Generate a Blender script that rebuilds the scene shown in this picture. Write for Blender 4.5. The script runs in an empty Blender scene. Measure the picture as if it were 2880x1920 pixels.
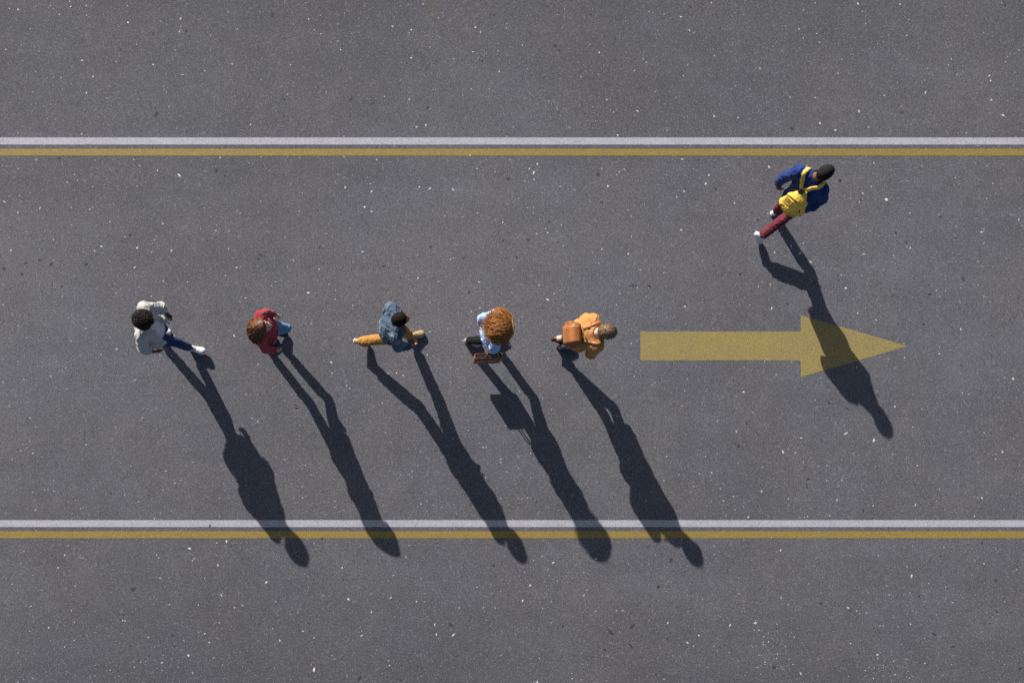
import bpy, math, random
import numpy as np
from mathutils import Vector
from mathutils.bvhtree import BVHTree

random.seed(7)
RNG = np.random.default_rng(11)
C = bpy.context.scene.collection

# ------------------------------------------------------------------ camera model
# The camera hangs straight above the point photographed at pixel (1070, 1280) of
# the 2880 x 1920 photograph, 11.8 m up; 200 photograph pixels are one metre of ground.
NU, NV, S, CAMH = 1070.0, 1280.0, 200.0, 11.8


def W(u, v, z=0.0):
    k = (CAMH - z) / CAMH
    return np.array([(u - NU) / S * k, -(v - NV) / S * k, z])


def G(u, v, z=0.0):
    return np.array([(u - NU) / S, -(v - NV) / S, z])


def nrm(a):
    a = np.asarray(a, float)
    return a / max(1e-9, np.linalg.norm(a))


def along(parent, u, v, L, high=False):
    """point on the line of sight of (u, v) at distance L from parent"""
    g = G(u, v)
    A = g.copy()
    B = np.array([-g[0] / CAMH, -g[1] / CAMH, 1.0])
    d = A - parent
    a, b, c = B @ B, 2 * B @ d, d @ d - L * L
    disc = b * b - 4 * a * c
    if disc < 0:
        p = A + B * (-b / (2 * a))
        return parent + nrm(p - parent) * L
    r = math.sqrt(disc)
    z = (-b + r) / (2 * a) if high else (-b - r) / (2 * a)
    return A + B * z


def ik(hip, ankle, l1, l2, pole):
    d = ankle - hip
    L = np.linalg.norm(d)
    L2 = min(L, (l1 + l2) * 0.998)
    x = (l1 * l1 - l2 * l2 + L2 * L2) / (2 * L2)
    h = math.sqrt(max(1e-6, l1 * l1 - x * x))
    dn = d / L
    p = nrm(pole - dn * (pole @ dn))
    return hip + dn * x * (L / L2) + p * h


# ------------------------------------------------------------------ noise
_perm = np.random.default_rng(3).permutation(256)
_perm = np.concatenate([_perm, _perm, _perm])
_gr = np.random.default_rng(4).normal(size=(256, 3))
_gr /= np.linalg.norm(_gr, axis=1)[:, None]


def noise3(p):
    p = np.asarray(p, float)
    i = np.floor(p).astype(int)
    f = p - i
    i &= 255
    w = f * f * f * (f * (f * 6 - 15) + 10)
    out = np.zeros(len(p))
    for dx in (0, 1):
        for dy in (0, 1):
            for dz in (0, 1):
                h = _perm[_perm[_perm[i[:, 0] + dx] + i[:, 1] + dy] + i[:, 2] + dz]
                g = _gr[h]
                dot = g[:, 0] * (f[:, 0] - dx) + g[:, 1] * (f[:, 1] - dy) + g[:, 2] * (f[:, 2] - dz)
                wx = w[:, 0] if dx else 1 - w[:, 0]
                wy = w[:, 1] if dy else 1 - w[:, 1]
                wz = w[:, 2] if dz else 1 - w[:, 2]
                out += dot * wx * wy * wz
    return out


# ------------------------------------------------------------------ distance fields -> meshes
def rcone(a, b, ra, rb, flat_b=None, flat_a=None):
    a, b = np.asarray(a, float), np.asarray(b, float)
    r = max(ra, rb)

    def f(p):
        ab = b - a
        L2 = max(1e-9, ab @ ab)
        t = ((p - a) @ ab) / L2
        tc = np.clip(t, 0, 1)
        d = np.linalg.norm(p - a - tc[..., None] * ab, axis=-1) - (ra + (rb - ra) * tc)
        L = math.sqrt(L2)
        if flat_b is not None:
            d = np.maximum(d, (t - 1) * L - flat_b)
        if flat_a is not None:
            d = np.maximum(d, -t * L - flat_a)
        return d
    return f, np.minimum(a, b) - r, np.maximum(a, b) + r


def ell(c, ax, r):
    """ellipsoid, ax rows = axes, r = radii"""
    c, ax, r = np.asarray(c, float), np.asarray(ax, float), np.asarray(r, float)
    ext = np.sqrt(((ax * r[:, None]) ** 2).sum(0))

    def f(p):
        q = (p - c) @ ax.T
        k0 = np.linalg.norm(q / r, axis=-1)
        k1 = np.linalg.norm(q / (r * r), axis=-1)
        return k0 * (k0 - 1) / np.maximum(k1, 1e-6)
    return f, c - ext, c + ext


def rbox(c, ax, h, r=0.01):
    c, ax, h = np.asarray(c, float), np.asarray(ax, float), np.asarray(h, float)
    ext = (np.abs(ax) * h[:, None]).sum(0)

    def f(p):
        q = np.abs((p - c) @ ax.T) - (h - r)
        return np.linalg.norm(np.maximum(q, 0), axis=-1) + np.minimum(q.max(-1), 0) - r
    return f, c - ext, c + ext


def loft(c0, c1, s0, s1, w0, w1, d0, d1, cap=0.0):
    """tube of elliptical section between two stations (centre, side vector, half width, half depth)"""
    c0, c1 = np.asarray(c0, float), np.asarray(c1, float)
    m = max(w0, w1, d0, d1)

    def f(p):
        ab = c1 - c0
        L2 = ab @ ab
        L = math.sqrt(L2)
        t = ((p - c0) @ ab) / L2
        tc = np.clip(t, 0, 1)
        q = p - c0 - tc[..., None] * ab
        side = s0 + (s1 - s0) * tc[..., None]
        an = ab / L
        side = side - (side @ an)[..., None] * an
        side /= np.linalg.norm(side, axis=-1)[..., None]
        fw = np.cross(side, an)
        w = w0 + (w1 - w0) * tc
        d = d0 + (d1 - d0) * tc
        x = (q * side).sum(-1)
        y = (q * fw).sum(-1)
        rr = np.sqrt((x / w) ** 2 + (y / d) ** 2)
        gl = np.sqrt((x / (w * w)) ** 2 + (y / (d * d)) ** 2)
        ds = rr * (rr - 1) / np.maximum(gl, 1e-6)
        e = np.abs(t - tc) * L - cap
        return np.where(e > 0, np.sqrt(np.maximum(ds, 0) ** 2 + e * e) * 1.0 + np.minimum(ds, 0) * 0, ds)
    return f, np.minimum(c0, c1) - m, np.maximum(c0, c1) + m


class Field:
    def __init__(self, vox=0.006, k=0.015):
        self.vox, self.k, self.ops = vox, k, []

    def add(self, prim, k=None):
        self.ops.append(('u', prim, self.k if k is None else k))
        return self

    def sub(self, fn, k=0.004):
        self.ops.append(('s', fn, k))
        return self

    def mesh(self):
        h = self.vox
        us = [o for o in self.ops if o[0] == 'u']
        lo = np.min([o[1][1] for o in us], 0) - 4 * h
        hi = np.max([o[1][2] for o in us], 0) + 4 * h
        n = np.ceil((hi - lo) / h).astype(int) + 1
        F = np.full(n, 0.5, np.float32)
        for op, pr, k in self.ops:
            if op == 'u':
                fn, a, b = pr
                m = 3 * h + k
                i0 = np.maximum(0, np.floor((a - m - lo) / h).astype(int))
                i1 = np.minimum(n, np.ceil((b + m - lo) / h).astype(int) + 1)
                sl = tuple(slice(int(x), int(y)) for x, y in zip(i0, i1))
                P = self._pts(lo, i0, i1)
                d = fn(P).astype(np.float32)
                o = F[sl]
                if k > 0:
                    hh = np.maximum(k - np.abs(o - d), 0) / k
                    F[sl] = np.minimum(o, d) - hh * hh * k * 0.25
                else:
                    F[sl] = np.minimum(o, d)
            else:
                idx = np.argwhere(F < 0.06)
                P = lo + idx * h
                d = -pr(P)
                o = F[tuple(idx.T)]
                hh = np.maximum(k - np.abs(o - d), 0) / k
                F[tuple(idx.T)] = np.maximum(o, d) + hh * hh * k * 0.25
        return nets(F, lo, h)

    @staticmethod
    def _g(lo, h, i0, i1):
        return None

    def _pts(self, lo, i0, i1):
        h = self.vox
        ax = [lo[j] + np.arange(i0[j], i1[j]) * h for j in range(3)]
        return np.stack(np.meshgrid(*ax, indexing='ij'), -1)


def nets(F, lo, h):
    ins = F < 0
    c = ins.astype(np.int8)
    s = (c[:-1, :-1, :-1] + c[1:, :-1, :-1] + c[:-1, 1:, :-1] + c[:-1, :-1, 1:]
         + c[1:, 1:, :-1] + c[1:, :-1, 1:] + c[:-1, 1:, 1:] + c[1:, 1:, 1:])
    idx = np.argwhere((s > 0) & (s < 8))
    off = np.array([[x, y, z] for x in (0, 1) for y in (0, 1) for z in (0, 1)])
    vals = np.stack([F[tuple((idx + o).T)] for o in off], 1)
    acc = np.zeros((len(idx), 3))
    cnt = np.zeros(len(idx))
    for a in range(8):
        for b in range(a + 1, 8):
            if np.abs(off[a] - off[b]).sum() != 1:
                continue
            va, vb = vals[:, a], vals[:, b]
            m = (va < 0) != (vb < 0)
            t = np.where(m, va / np.where(m, va - vb, 1), 0)
            acc += np.where(m[:, None], off[a] + t[:, None] * (off[b] - off[a]), 0)
            cnt += m
    verts = lo + (idx + acc / cnt[:, None]) * h
    ids = np.full(s.shape, -1, np.int32)
    ids[tuple(idx.T)] = np.arange(len(idx))
    quads = []
    for axis in range(3):
        a1, a2 = (axis + 1) % 3, (axis + 2) % 3
        sl0 = [slice(None)] * 3
        sl1 = [slice(None)] * 3
        sl0[axis], sl1[axis] = slice(0, -1), slice(1, None)
        A, B = ins[tuple(sl0)], ins[tuple(sl1)]
        e = np.argwhere(A != B)
        e = e[(e[:, a1] > 0) & (e[:, a2] > 0)]
        e = e[(e[:, a1] < s.shape[a1]) & (e[:, a2] < s.shape[a2])]
        fl = A[tuple(e.T)]
        o1 = np.zeros(3, int); o1[a1] = 1
        o2 = np.zeros(3, int); o2[a2] = 1
        q = np.stack([ids[tuple((e - o1 - o2).T)], ids[tuple((e - o2).T)], ids[tuple(e.T)], ids[tuple((e - o1).T)]], 1)
        q = np.where(fl[:, None], q, q[:, ::-1])
        quads.append(q)
    q = np.concatenate(quads)
    q = q[(q >= 0).all(1)]
    return verts, q


def vnormals(v, q):
    n = np.cross(v[q[:, 2]] - v[q[:, 0]], v[q[:, 3]] - v[q[:, 1]])
    out = np.zeros_like(v)
    for i in range(4):
        np.add.at(out, q[:, i], n)
    return out / np.maximum(np.linalg.norm(out, axis=1), 1e-9)[:, None]


def relax(v, q, it=2, f=0.5):
    e = np.concatenate([q[:, [0, 1]], q[:, [1, 2]], q[:, [2, 3]], q[:, [3, 0]]])
    cnt = np.zeros(len(v))
    np.add.at(cnt, e[:, 0], 1)
    np.add.at(cnt, e[:, 1], 1)
    for _ in range(it):
        a = np.zeros_like(v)
        np.add.at(a, e[:, 0], v[e[:, 1]])
        np.add.at(a, e[:, 1], v[e[:, 0]])
        v = v + (a / np.maximum(cnt, 1)[:, None] - v) * f
    return v


def folds(v, q, amp, freq=14.0, warp=0.5, seed=0.0, zs=1.0):
    """cloth creases: ridged, warped noise pushed along the normals"""
    n = vnormals(v, q)
    p = v * np.array([1, 1, zs]) + seed * 7.31
    w = np.stack([noise3(p * 5 + 3.1), noise3(p * 5 + 17.7), noise3(p * 5 + 41.2)], 1) * 0.12 * warp
    p2 = (p + w)
    r = 1.35 * np.exp(-np.abs(noise3(p2 * freq)) * 7.0) - 0.55
    r2 = 1.35 * np.exp(-np.abs(noise3(p2 * freq * 1.8 + 9.0)) * 6.0) - 0.6
    lowf = noise3(p * freq * 0.45 + 5)
    return v + n * (amp * (0.85 * r + 0.35 * r2 + 0.6 * lowf - 0.1))[:, None]


def mkmesh(name, v, q, mat, parent=None, origin=None, smooth=True):
    o0 = np.zeros(3) if origin is None else np.asarray(origin)
    me = bpy.data.meshes.new(name)
    v = np.asarray(v, float) - o0
    q = np.asarray(q)
    nv = q.shape[1]
    me.vertices.add(len(v))
    me.vertices.foreach_set('co', v.astype(np.float32).ravel())
    me.loops.add(q.size)
    me.loops.foreach_set('vertex_index', q.astype(np.int32).ravel())
    me.polygons.add(len(q))
    me.polygons.foreach_set('loop_start', np.arange(0, q.size, nv, dtype=np.int32))
    me.polygons.foreach_set('loop_total', np.full(len(q), nv, np.int32))
    if smooth:
        me.polygons.foreach_set('use_smooth', np.ones(len(q), bool))
    me.update(calc_edges=True)
    me.validate()
    ob = bpy.data.objects.new(name, me)
    C.objects.link(ob)
    me.materials.append(mat)
    if parent is not None:
        ob.parent = parent
    return ob


def tubes(P, R, sides=4):
    """P (n strands, m points, 3), R (n, m) -> verts, quads (closed with tiny tips)"""
    n, m, _ = P.shape
    T = np.gradient(P, axis=1)
    T /= np.maximum(np.linalg.norm(T, axis=2), 1e-9)[..., None]
    ref = np.where(np.abs(T[..., 2:3]) > 0.9, np.array([1.0, 0, 0]), np.array([0, 0, 1.0]))
    U = np.cross(T, ref)
    U /= np.maximum(np.linalg.norm(U, axis=2), 1e-9)[..., None]
    V = np.cross(T, U)
    ang = np.arange(sides) * 2 * math.pi / sides
    ring = (P[:, :, None, :] + R[:, :, None, None] * (np.cos(ang)[None, None, :, None] * U[:, :, None, :]
            + np.sin(ang)[None, None, :, None] * V[:, :, None, :]))
    verts = ring.reshape(-1, 3)
    base = np.arange(n)[:, None, None] * m * sides + np.arange(m - 1)[None, :, None] * sides
    k = np.arange(sides)
    k2 = (k + 1) % sides
    q = np.stack([base + k, base + k2, base + sides + k2, base + sides + k], -1).reshape(-1, 4)
    return verts, q


def merge(parts):
    vs, qs, o = [], [], 0
    for v, q in parts:
        vs.append(v)
        qs.append(q + o)
        o += len(v)
    return np.concatenate(vs), np.concatenate(qs)


# ------------------------------------------------------------------ materials
def newmat(name):
    m = bpy.data.materials.new(name)
    m.use_nodes = True
    nt = m.node_tree
    for n in list(nt.nodes):
        nt.nodes.remove(n)
    out = nt.nodes.new('ShaderNodeOutputMaterial')
    b = nt.nodes.new('ShaderNodeBsdfPrincipled')
    nt.links.new(b.outputs[0], out.inputs[0])
    return m, nt, b


def node(nt, t, **kw):
    n = nt.nodes.new(t)
    for k, v in kw.items():
        if k.startswith('i_'):
            key = k[2:]
            n.inputs[int(key) if key.isdigit() else key].default_value = v
        else:
            setattr(n, k, v)
    return n


def ramp(nt, fac, stops):
    r = nt.nodes.new('ShaderNodeValToRGB')
    el = r.color_ramp.elements
    while len(el) > 1:
        el.remove(el[-1])
    el[0].position, el[0].color = stops[0][0], (*stops[0][1], 1)
    for p, c in stops[1:]:
        e = el.new(p)
        e.color = (*c, 1)
    nt.links.new(fac, r.inputs[0])
    return r.outputs[0]


def mul(c, f):
    return tuple(min(1.0, x * f) for x in c)


def fabric(name, col, rough=0.85, var=0.25, weave=260.0, bump=0.25, patch=None, sheen=0.03):
    """woven cloth: slight tonal variation, weave bump; patch = (colour, threshold) worn or faded areas"""
    m, nt, b = newmat(name)
    tc = node(nt, 'ShaderNodeTexCoord')
    n1 = node(nt, 'ShaderNodeTexNoise', i_Scale=9.0, i_Detail=4.0)
    nt.links.new(tc.outputs['Object'], n1.inputs['Vector'])
    c = ramp(nt, n1.outputs[0], [(0.3, mul(col, 1 - var)), (0.7, mul(col, 1 + var))])
    if patch:
        n2 = node(nt, 'ShaderNodeTexNoise', i_Scale=patch[2], i_Detail=6.0, i_Roughness=0.65)
        nt.links.new(tc.outputs['Object'], n2.inputs['Vector'])
        f = ramp(nt, n2.outputs[0], [(patch[1] - 0.08, (0, 0, 0)), (patch[1] + 0.1, (1, 1, 1))])
        mx = node(nt, 'ShaderNodeMix', data_type='RGBA')
        nt.links.new(f, mx.inputs[0])
        nt.links.new(c, mx.inputs[6])
        mx.inputs[7].default_value = (*patch[0], 1)
        c = mx.outputs[2]
    nt.links.new(c, b.inputs['Base Color'])
    b.inputs['Roughness'].default_value = rough
    b.inputs['Sheen Weight'].default_value = sheen
    b.inputs['Specular IOR Level'].default_value = 0.25
    n3 = node(nt, 'ShaderNodeTexNoise', i_Scale=weave, i_Detail=2.0)
    nt.links.new(tc.outputs['Object'], n3.inputs['Vector'])
    bp = node(nt, 'ShaderNodeBump', i_Strength=bump, i_Distance=0.004)
    nt.links.new(n3.outputs[0], bp.inputs['Height'])
    nt.links.new(bp.outputs[0], b.inputs['Normal'])
    return m


def skinmat(name, col):
    m, nt, b = newmat(name)
    tc = node(nt, 'ShaderNodeTexCoord')
    n1 = node(nt, 'ShaderNodeTexNoise', i_Scale=24.0, i_Detail=4.0)
    nt.links.new(tc.outputs['Object'], n1.inputs['Vector'])
    c = ramp(nt, n1.outputs[0], [(0.3, mul(col, 0.85)), (0.7, mul(col, 1.12))])
    nt.links.new(c, b.inputs['Base Color'])
    b.inputs['Roughness'].default_value = 0.5
    b.inputs['Subsurface Weight'].default_value = 0.08
    b.inputs['Subsurface Radius'].default_value = (0.01, 0.004, 0.002)
    return m


def hairmat(name, dark, light, rough=0.45, spec=0.35):
    m, nt, b = newmat(name)
    g = node(nt, 'ShaderNodeNewGeometry')
    tc = node(nt, 'ShaderNodeTexCoord')
    n1 = node(nt, 'ShaderNodeTexNoise', i_Scale=30.0, i_Detail=3.0)
    nt.links.new(tc.outputs['Object'], n1.inputs['Vector'])
    ad = node(nt, 'ShaderNodeMath', operation='MULTIPLY')
    nt.links.new(g.outputs['Random Per Island'], ad.inputs[0])
    nt.links.new(n1.outputs[0], ad.inputs[1])
    mid = tuple((a * 2 + c) / 3 for a, c in zip(dark, light))
    c = ramp(nt, ad.outputs[0], [(0.05, dark), (0.3, mid), (0.55, light)])
    nt.links.new(c, b.inputs['Base Color'])
    b.inputs['Roughness'].default_value = rough
    b.inputs['Specular IOR Level'].default_value = spec
    return m


def leather(name, col, rough=0.45):
    m, nt, b = newmat(name)
    tc = node(nt, 'ShaderNodeTexCoord')
    n1 = node(nt, 'ShaderNodeTexNoise', i_Scale=11.0, i_Detail=5.0)
    nt.links.new(tc.outputs['Object'], n1.inputs['Vector'])
    c = ramp(nt, n1.outputs[0], [(0.3, mul(col, 0.7)), (0.55, col), (0.75, mul(col, 1.3))])
    nt.links.new(c, b.inputs['Base Color'])
    r = ramp(nt, n1.outputs[0], [(0.3, (rough + .15,) * 3), (0.7, (rough - .08,) * 3)])
    nt.links.new(r, b.inputs['Roughness'])
    v = node(nt, 'ShaderNodeTexVoronoi', i_Scale=220.0)
    nt.links.new(tc.outputs['Object'], v.inputs['Vector'])
    bp = node(nt, 'ShaderNodeBump', i_Strength=0.2, i_Distance=0.003)
    nt.links.new(v.outputs[0], bp.inputs['Height'])
    nt.links.new(bp.outputs[0], b.inputs['Normal'])
    return m


def plain(name, col, rough=0.5, metal=0.0, var=0.12):
    m, nt, b = newmat(name)
    tc = node(nt, 'ShaderNodeTexCoord')
    n1 = node(nt, 'ShaderNodeTexNoise', i_Scale=40.0, i_Detail=4.0)
    nt.links.new(tc.outputs['Object'], n1.inputs['Vector'])
    c = ramp(nt, n1.outputs[0], [(0.3, mul(col, 1 - var)), (0.7, mul(col, 1 + var))])
    nt.links.new(c, b.inputs['Base Color'])
    b.inputs['Roughness'].default_value = rough
    b.inputs['Metallic'].default_value = metal
    return m


def asphalt_nodes(nt):
    """returns colour and bump-height sockets of worn asphalt with pale aggregate"""
    tc = node(nt, 'ShaderNodeTexCoord')
    co = tc.outputs['Object']

    def nz(scale, detail=3.0, rough=0.55, loc=0.0):
        n = node(nt, 'ShaderNodeTexNoise', i_Scale=scale, i_Detail=detail, i_Roughness=rough)
        mp = node(nt, 'ShaderNodeMapping')
        mp.inputs['Location'].default_value = (loc, loc * 0.7, 0.37)
        mp.inputs['Rotation'].default_value = (0.4, 0.3, 0.6 + loc)
        nt.links.new(co, mp.inputs[0])
        nt.links.new(mp.outputs[0], n.inputs['Vector'])
        return n.outputs[0]

    def mixc(f, a, bb, mode='MIX'):
        mx = node(nt, 'ShaderNodeMix', data_type='RGBA', blend_type=mode)
        for s, x in ((0, f), (6, a), (7, bb)):
            if isinstance(x, (int, float)):
                mx.inputs[s].default_value = x
            elif isinstance(x, tuple):
                mx.inputs[s].default_value = (*x, 1)
            else:
                nt.links.new(x, mx.inputs[s])
        return mx.outputs[2]

    base = (0.0900, 0.0898, 0.1018)
    fine = ramp(nt, nz(95.0, 3.0, 0.7), [(0.28, (0.35,) * 3), (0.5, (0.94,) * 3), (0.60, (1.3,) * 3), (0.74, (2.6,) * 3)])
    c = mixc(1.0, base, fine, 'MULTIPLY')
    grain = ramp(nt, nz(58.0, 4.0, 0.8, 2.0), [(0.30, (0.74,) * 3), (0.5, (0.98,) * 3), (0.70, (1.34,) * 3)])
    c = mixc(1.0, c, grain, 'MULTIPLY')
    # broad mottling: slightly paler and darker blotches at random
    big = ramp(nt, nz(0.35, 4.0, 0.6), [(0.3, (0.90, 0.90, 0.91)), (0.7, (1.10, 1.10, 1.09))])
    c = mixc(1.0, c, big, 'MULTIPLY')
    # vignette shading painted into the colour: paler middle band, darker strips beyond
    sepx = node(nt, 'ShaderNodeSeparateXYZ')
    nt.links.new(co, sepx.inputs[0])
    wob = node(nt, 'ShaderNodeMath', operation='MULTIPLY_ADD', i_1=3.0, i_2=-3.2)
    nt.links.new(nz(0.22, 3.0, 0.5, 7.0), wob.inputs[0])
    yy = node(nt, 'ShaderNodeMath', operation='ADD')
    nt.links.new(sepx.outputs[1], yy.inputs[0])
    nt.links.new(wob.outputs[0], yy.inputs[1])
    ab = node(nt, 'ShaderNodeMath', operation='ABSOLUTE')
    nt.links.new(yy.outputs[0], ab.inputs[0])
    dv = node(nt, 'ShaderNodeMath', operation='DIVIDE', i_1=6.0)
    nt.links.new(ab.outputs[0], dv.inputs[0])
    vignette = ramp(nt, dv.outputs[0], [(0.15, (1.10,) * 3), (0.55, (1.0,) * 3), (0.85, (0.86,) * 3)])
    c = mixc(1.0, c, vignette, 'MULTIPLY')
    mid = ramp(nt, nz(2.6, 5.0, 0.6, 4.0), [(0.3, (0.93,) * 3), (0.7, (1.07,) * 3)])
    c = mixc(1.0, c, mid, 'MULTIPLY')
    smp = node(nt, 'ShaderNodeMapping')
    smp.inputs['Scale'].default_value = (0.10, 1.5, 1)
    nt.links.new(co, smp.inputs[0])
    sn = node(nt, 'ShaderNodeTexNoise', i_Scale=1.4, i_Detail=5.0, i_Roughness=0.6)
    nt.links.new(smp.outputs[0], sn.inputs['Vector'])
    streak = ramp(nt, sn.outputs[0], [(0.3, (0.94,) * 3), (0.7, (1.06,) * 3)])
    c = mixc(1.0, c, streak, 'MULTIPLY')
    warm = ramp(nt, nz(0.8, 3.0, 0.5, 11.0), [(0.35, (1.02, 1.0, 0.985)), (0.7, (0.985, 1.0, 1.02))])
    c = mixc(1.0, c, warm, 'MULTIPLY')

    # pale aggregate: small stones picked from voronoi cells
    def specks(scale, keep, size, col, c, amt=1.0):
        v = node(nt, 'ShaderNodeTexVoronoi', i_Scale=scale)
        wn = node(nt, 'ShaderNodeTexNoise', i_Scale=scale * 2.2, i_Detail=2.0)
        nt.links.new(co, wn.inputs['Vector'])
        vm = node(nt, 'ShaderNodeVectorMath', operation='SCALE')
        vm.inputs['Scale'].default_value = 0.55 / scale
        nt.links.new(wn.outputs['Color'], vm.inputs[0])
        va = node(nt, 'ShaderNodeVectorMath', operation='ADD')
        nt.links.new(co, va.inputs[0])
        nt.links.new(vm.outputs[0], va.inputs[1])
        nt.links.new(va.outputs[0], v.inputs['Vector'])
        sep = node(nt, 'ShaderNodeSeparateColor')
        nt.links.new(v.outputs['Color'], sep.inputs[0])
        g = node(nt, 'ShaderNodeMath', operation='GREATER_THAN', i_1=keep)
        nt.links.new(sep.outputs[0], g.inputs[0])
        sz = node(nt, 'ShaderNodeMath', operation='MULTIPLY', i_1=size)
        nt.links.new(sep.outputs[1], sz.inputs[0])
        l = node(nt, 'ShaderNodeMath', operation='LESS_THAN')
        nt.links.new(v.outputs['Distance'], l.inputs[0])
        nt.links.new(sz.outputs[0], l.inputs[1])
        k = node(nt, 'ShaderNodeMath', operation='MULTIPLY')
        nt.links.new(g.outputs[0], k.inputs[0])
        nt.links.new(l.outputs[0], k.inputs[1])
        k2 = node(nt, 'ShaderNodeMath', operation='MULTIPLY', i_1=amt)
        nt.links.new(k.outputs[0], k2.inputs[0])
        return mixc(k2.outputs[0], c, col)
    c = specks(62.0, 0.74, 0.50, (0.25, 0.25, 0.26), c, 0.60)
    c = specks(24.0, 0.90, 0.24, (0.42, 0.42, 0.43), c, 0.8)
    c = specks(45.0, 0.80, 0.50, (0.035, 0.035, 0.04), c, 0.7)
    return c, nz(95.0, 3.0, 0.65), co, nz, mixc


def asphalt():
    m, nt, b = newmat('asphalt')
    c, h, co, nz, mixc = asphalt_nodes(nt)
    # a few brownish stains with their own outline
    f = ramp(nt, nz(0.55, 5.0, 0.6, 31.0), [(0.66, (0, 0, 0)), (0.75, (0.5,) * 3)])
    c = mixc(f, c, (0.085, 0.075, 0.06))
    nt.links.new(c, b.inputs['Base Color'])
    b.inputs['Roughness'].default_value = 0.9
    b.inputs['Specular IOR Level'].default_value = 0.3
    bp = node(nt, 'ShaderNodeBump', i_Strength=0.35, i_Distance=0.004)
    nt.links.new(h, bp.inputs['Height'])
    nt.links.new(bp.outputs[0], b.inputs['Normal'])
    return m


def paint(name, col, cover=0.8, contrast=1.0):
    """thin road paint over asphalt: grit shows through and darkens it"""
    m, nt, b = newmat(name)
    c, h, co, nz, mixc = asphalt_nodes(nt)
    grit = ramp(nt, nz(95.0, 3.0, 0.7), [(0.25, (0.55,) * 3), (0.5, (0.97,) * 3), (0.72, (1.45,) * 3)])
    p = mixc(1.0, col, grit, 'MULTIPLY')
    grit2 = ramp(nt, nz(52.0, 4.0, 0.8, 2.0), [(0.30, (0.66,) * 3), (0.5, (0.98,) * 3), (0.70, (1.34,) * 3)])
    p = mixc(1.0, p, grit2, 'MULTIPLY')
    wear = ramp(nt, nz(3.0, 5.0, 0.65, 3.0), [(0.25, (cover - 0.10,) * 3), (0.7, (min(1, cover + 0.08),) * 3)])
    c = mixc(wear, c, p)
    nt.links.new(c, b.inputs['Base Color'])
    b.inputs['Roughness'].default_value = 0.75
    bp = node(nt, 'ShaderNodeBump', i_Strength=0.3, i_Distance=0.004)
    nt.links.new(h, bp.inputs['Height'])
    nt.links.new(bp.outputs[0], b.inputs['Normal'])
    return m


# ------------------------------------------------------------------ things
def thing(name, label, cat, loc, group=None):
    o = bpy.data.objects.new(name, None)
    C.objects.link(o)
    o.location = loc
    o.empty_display_size = 0.2
    o['label'], o['category'] = label, cat
    if group:
        o['group'] = group
    return o


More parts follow.
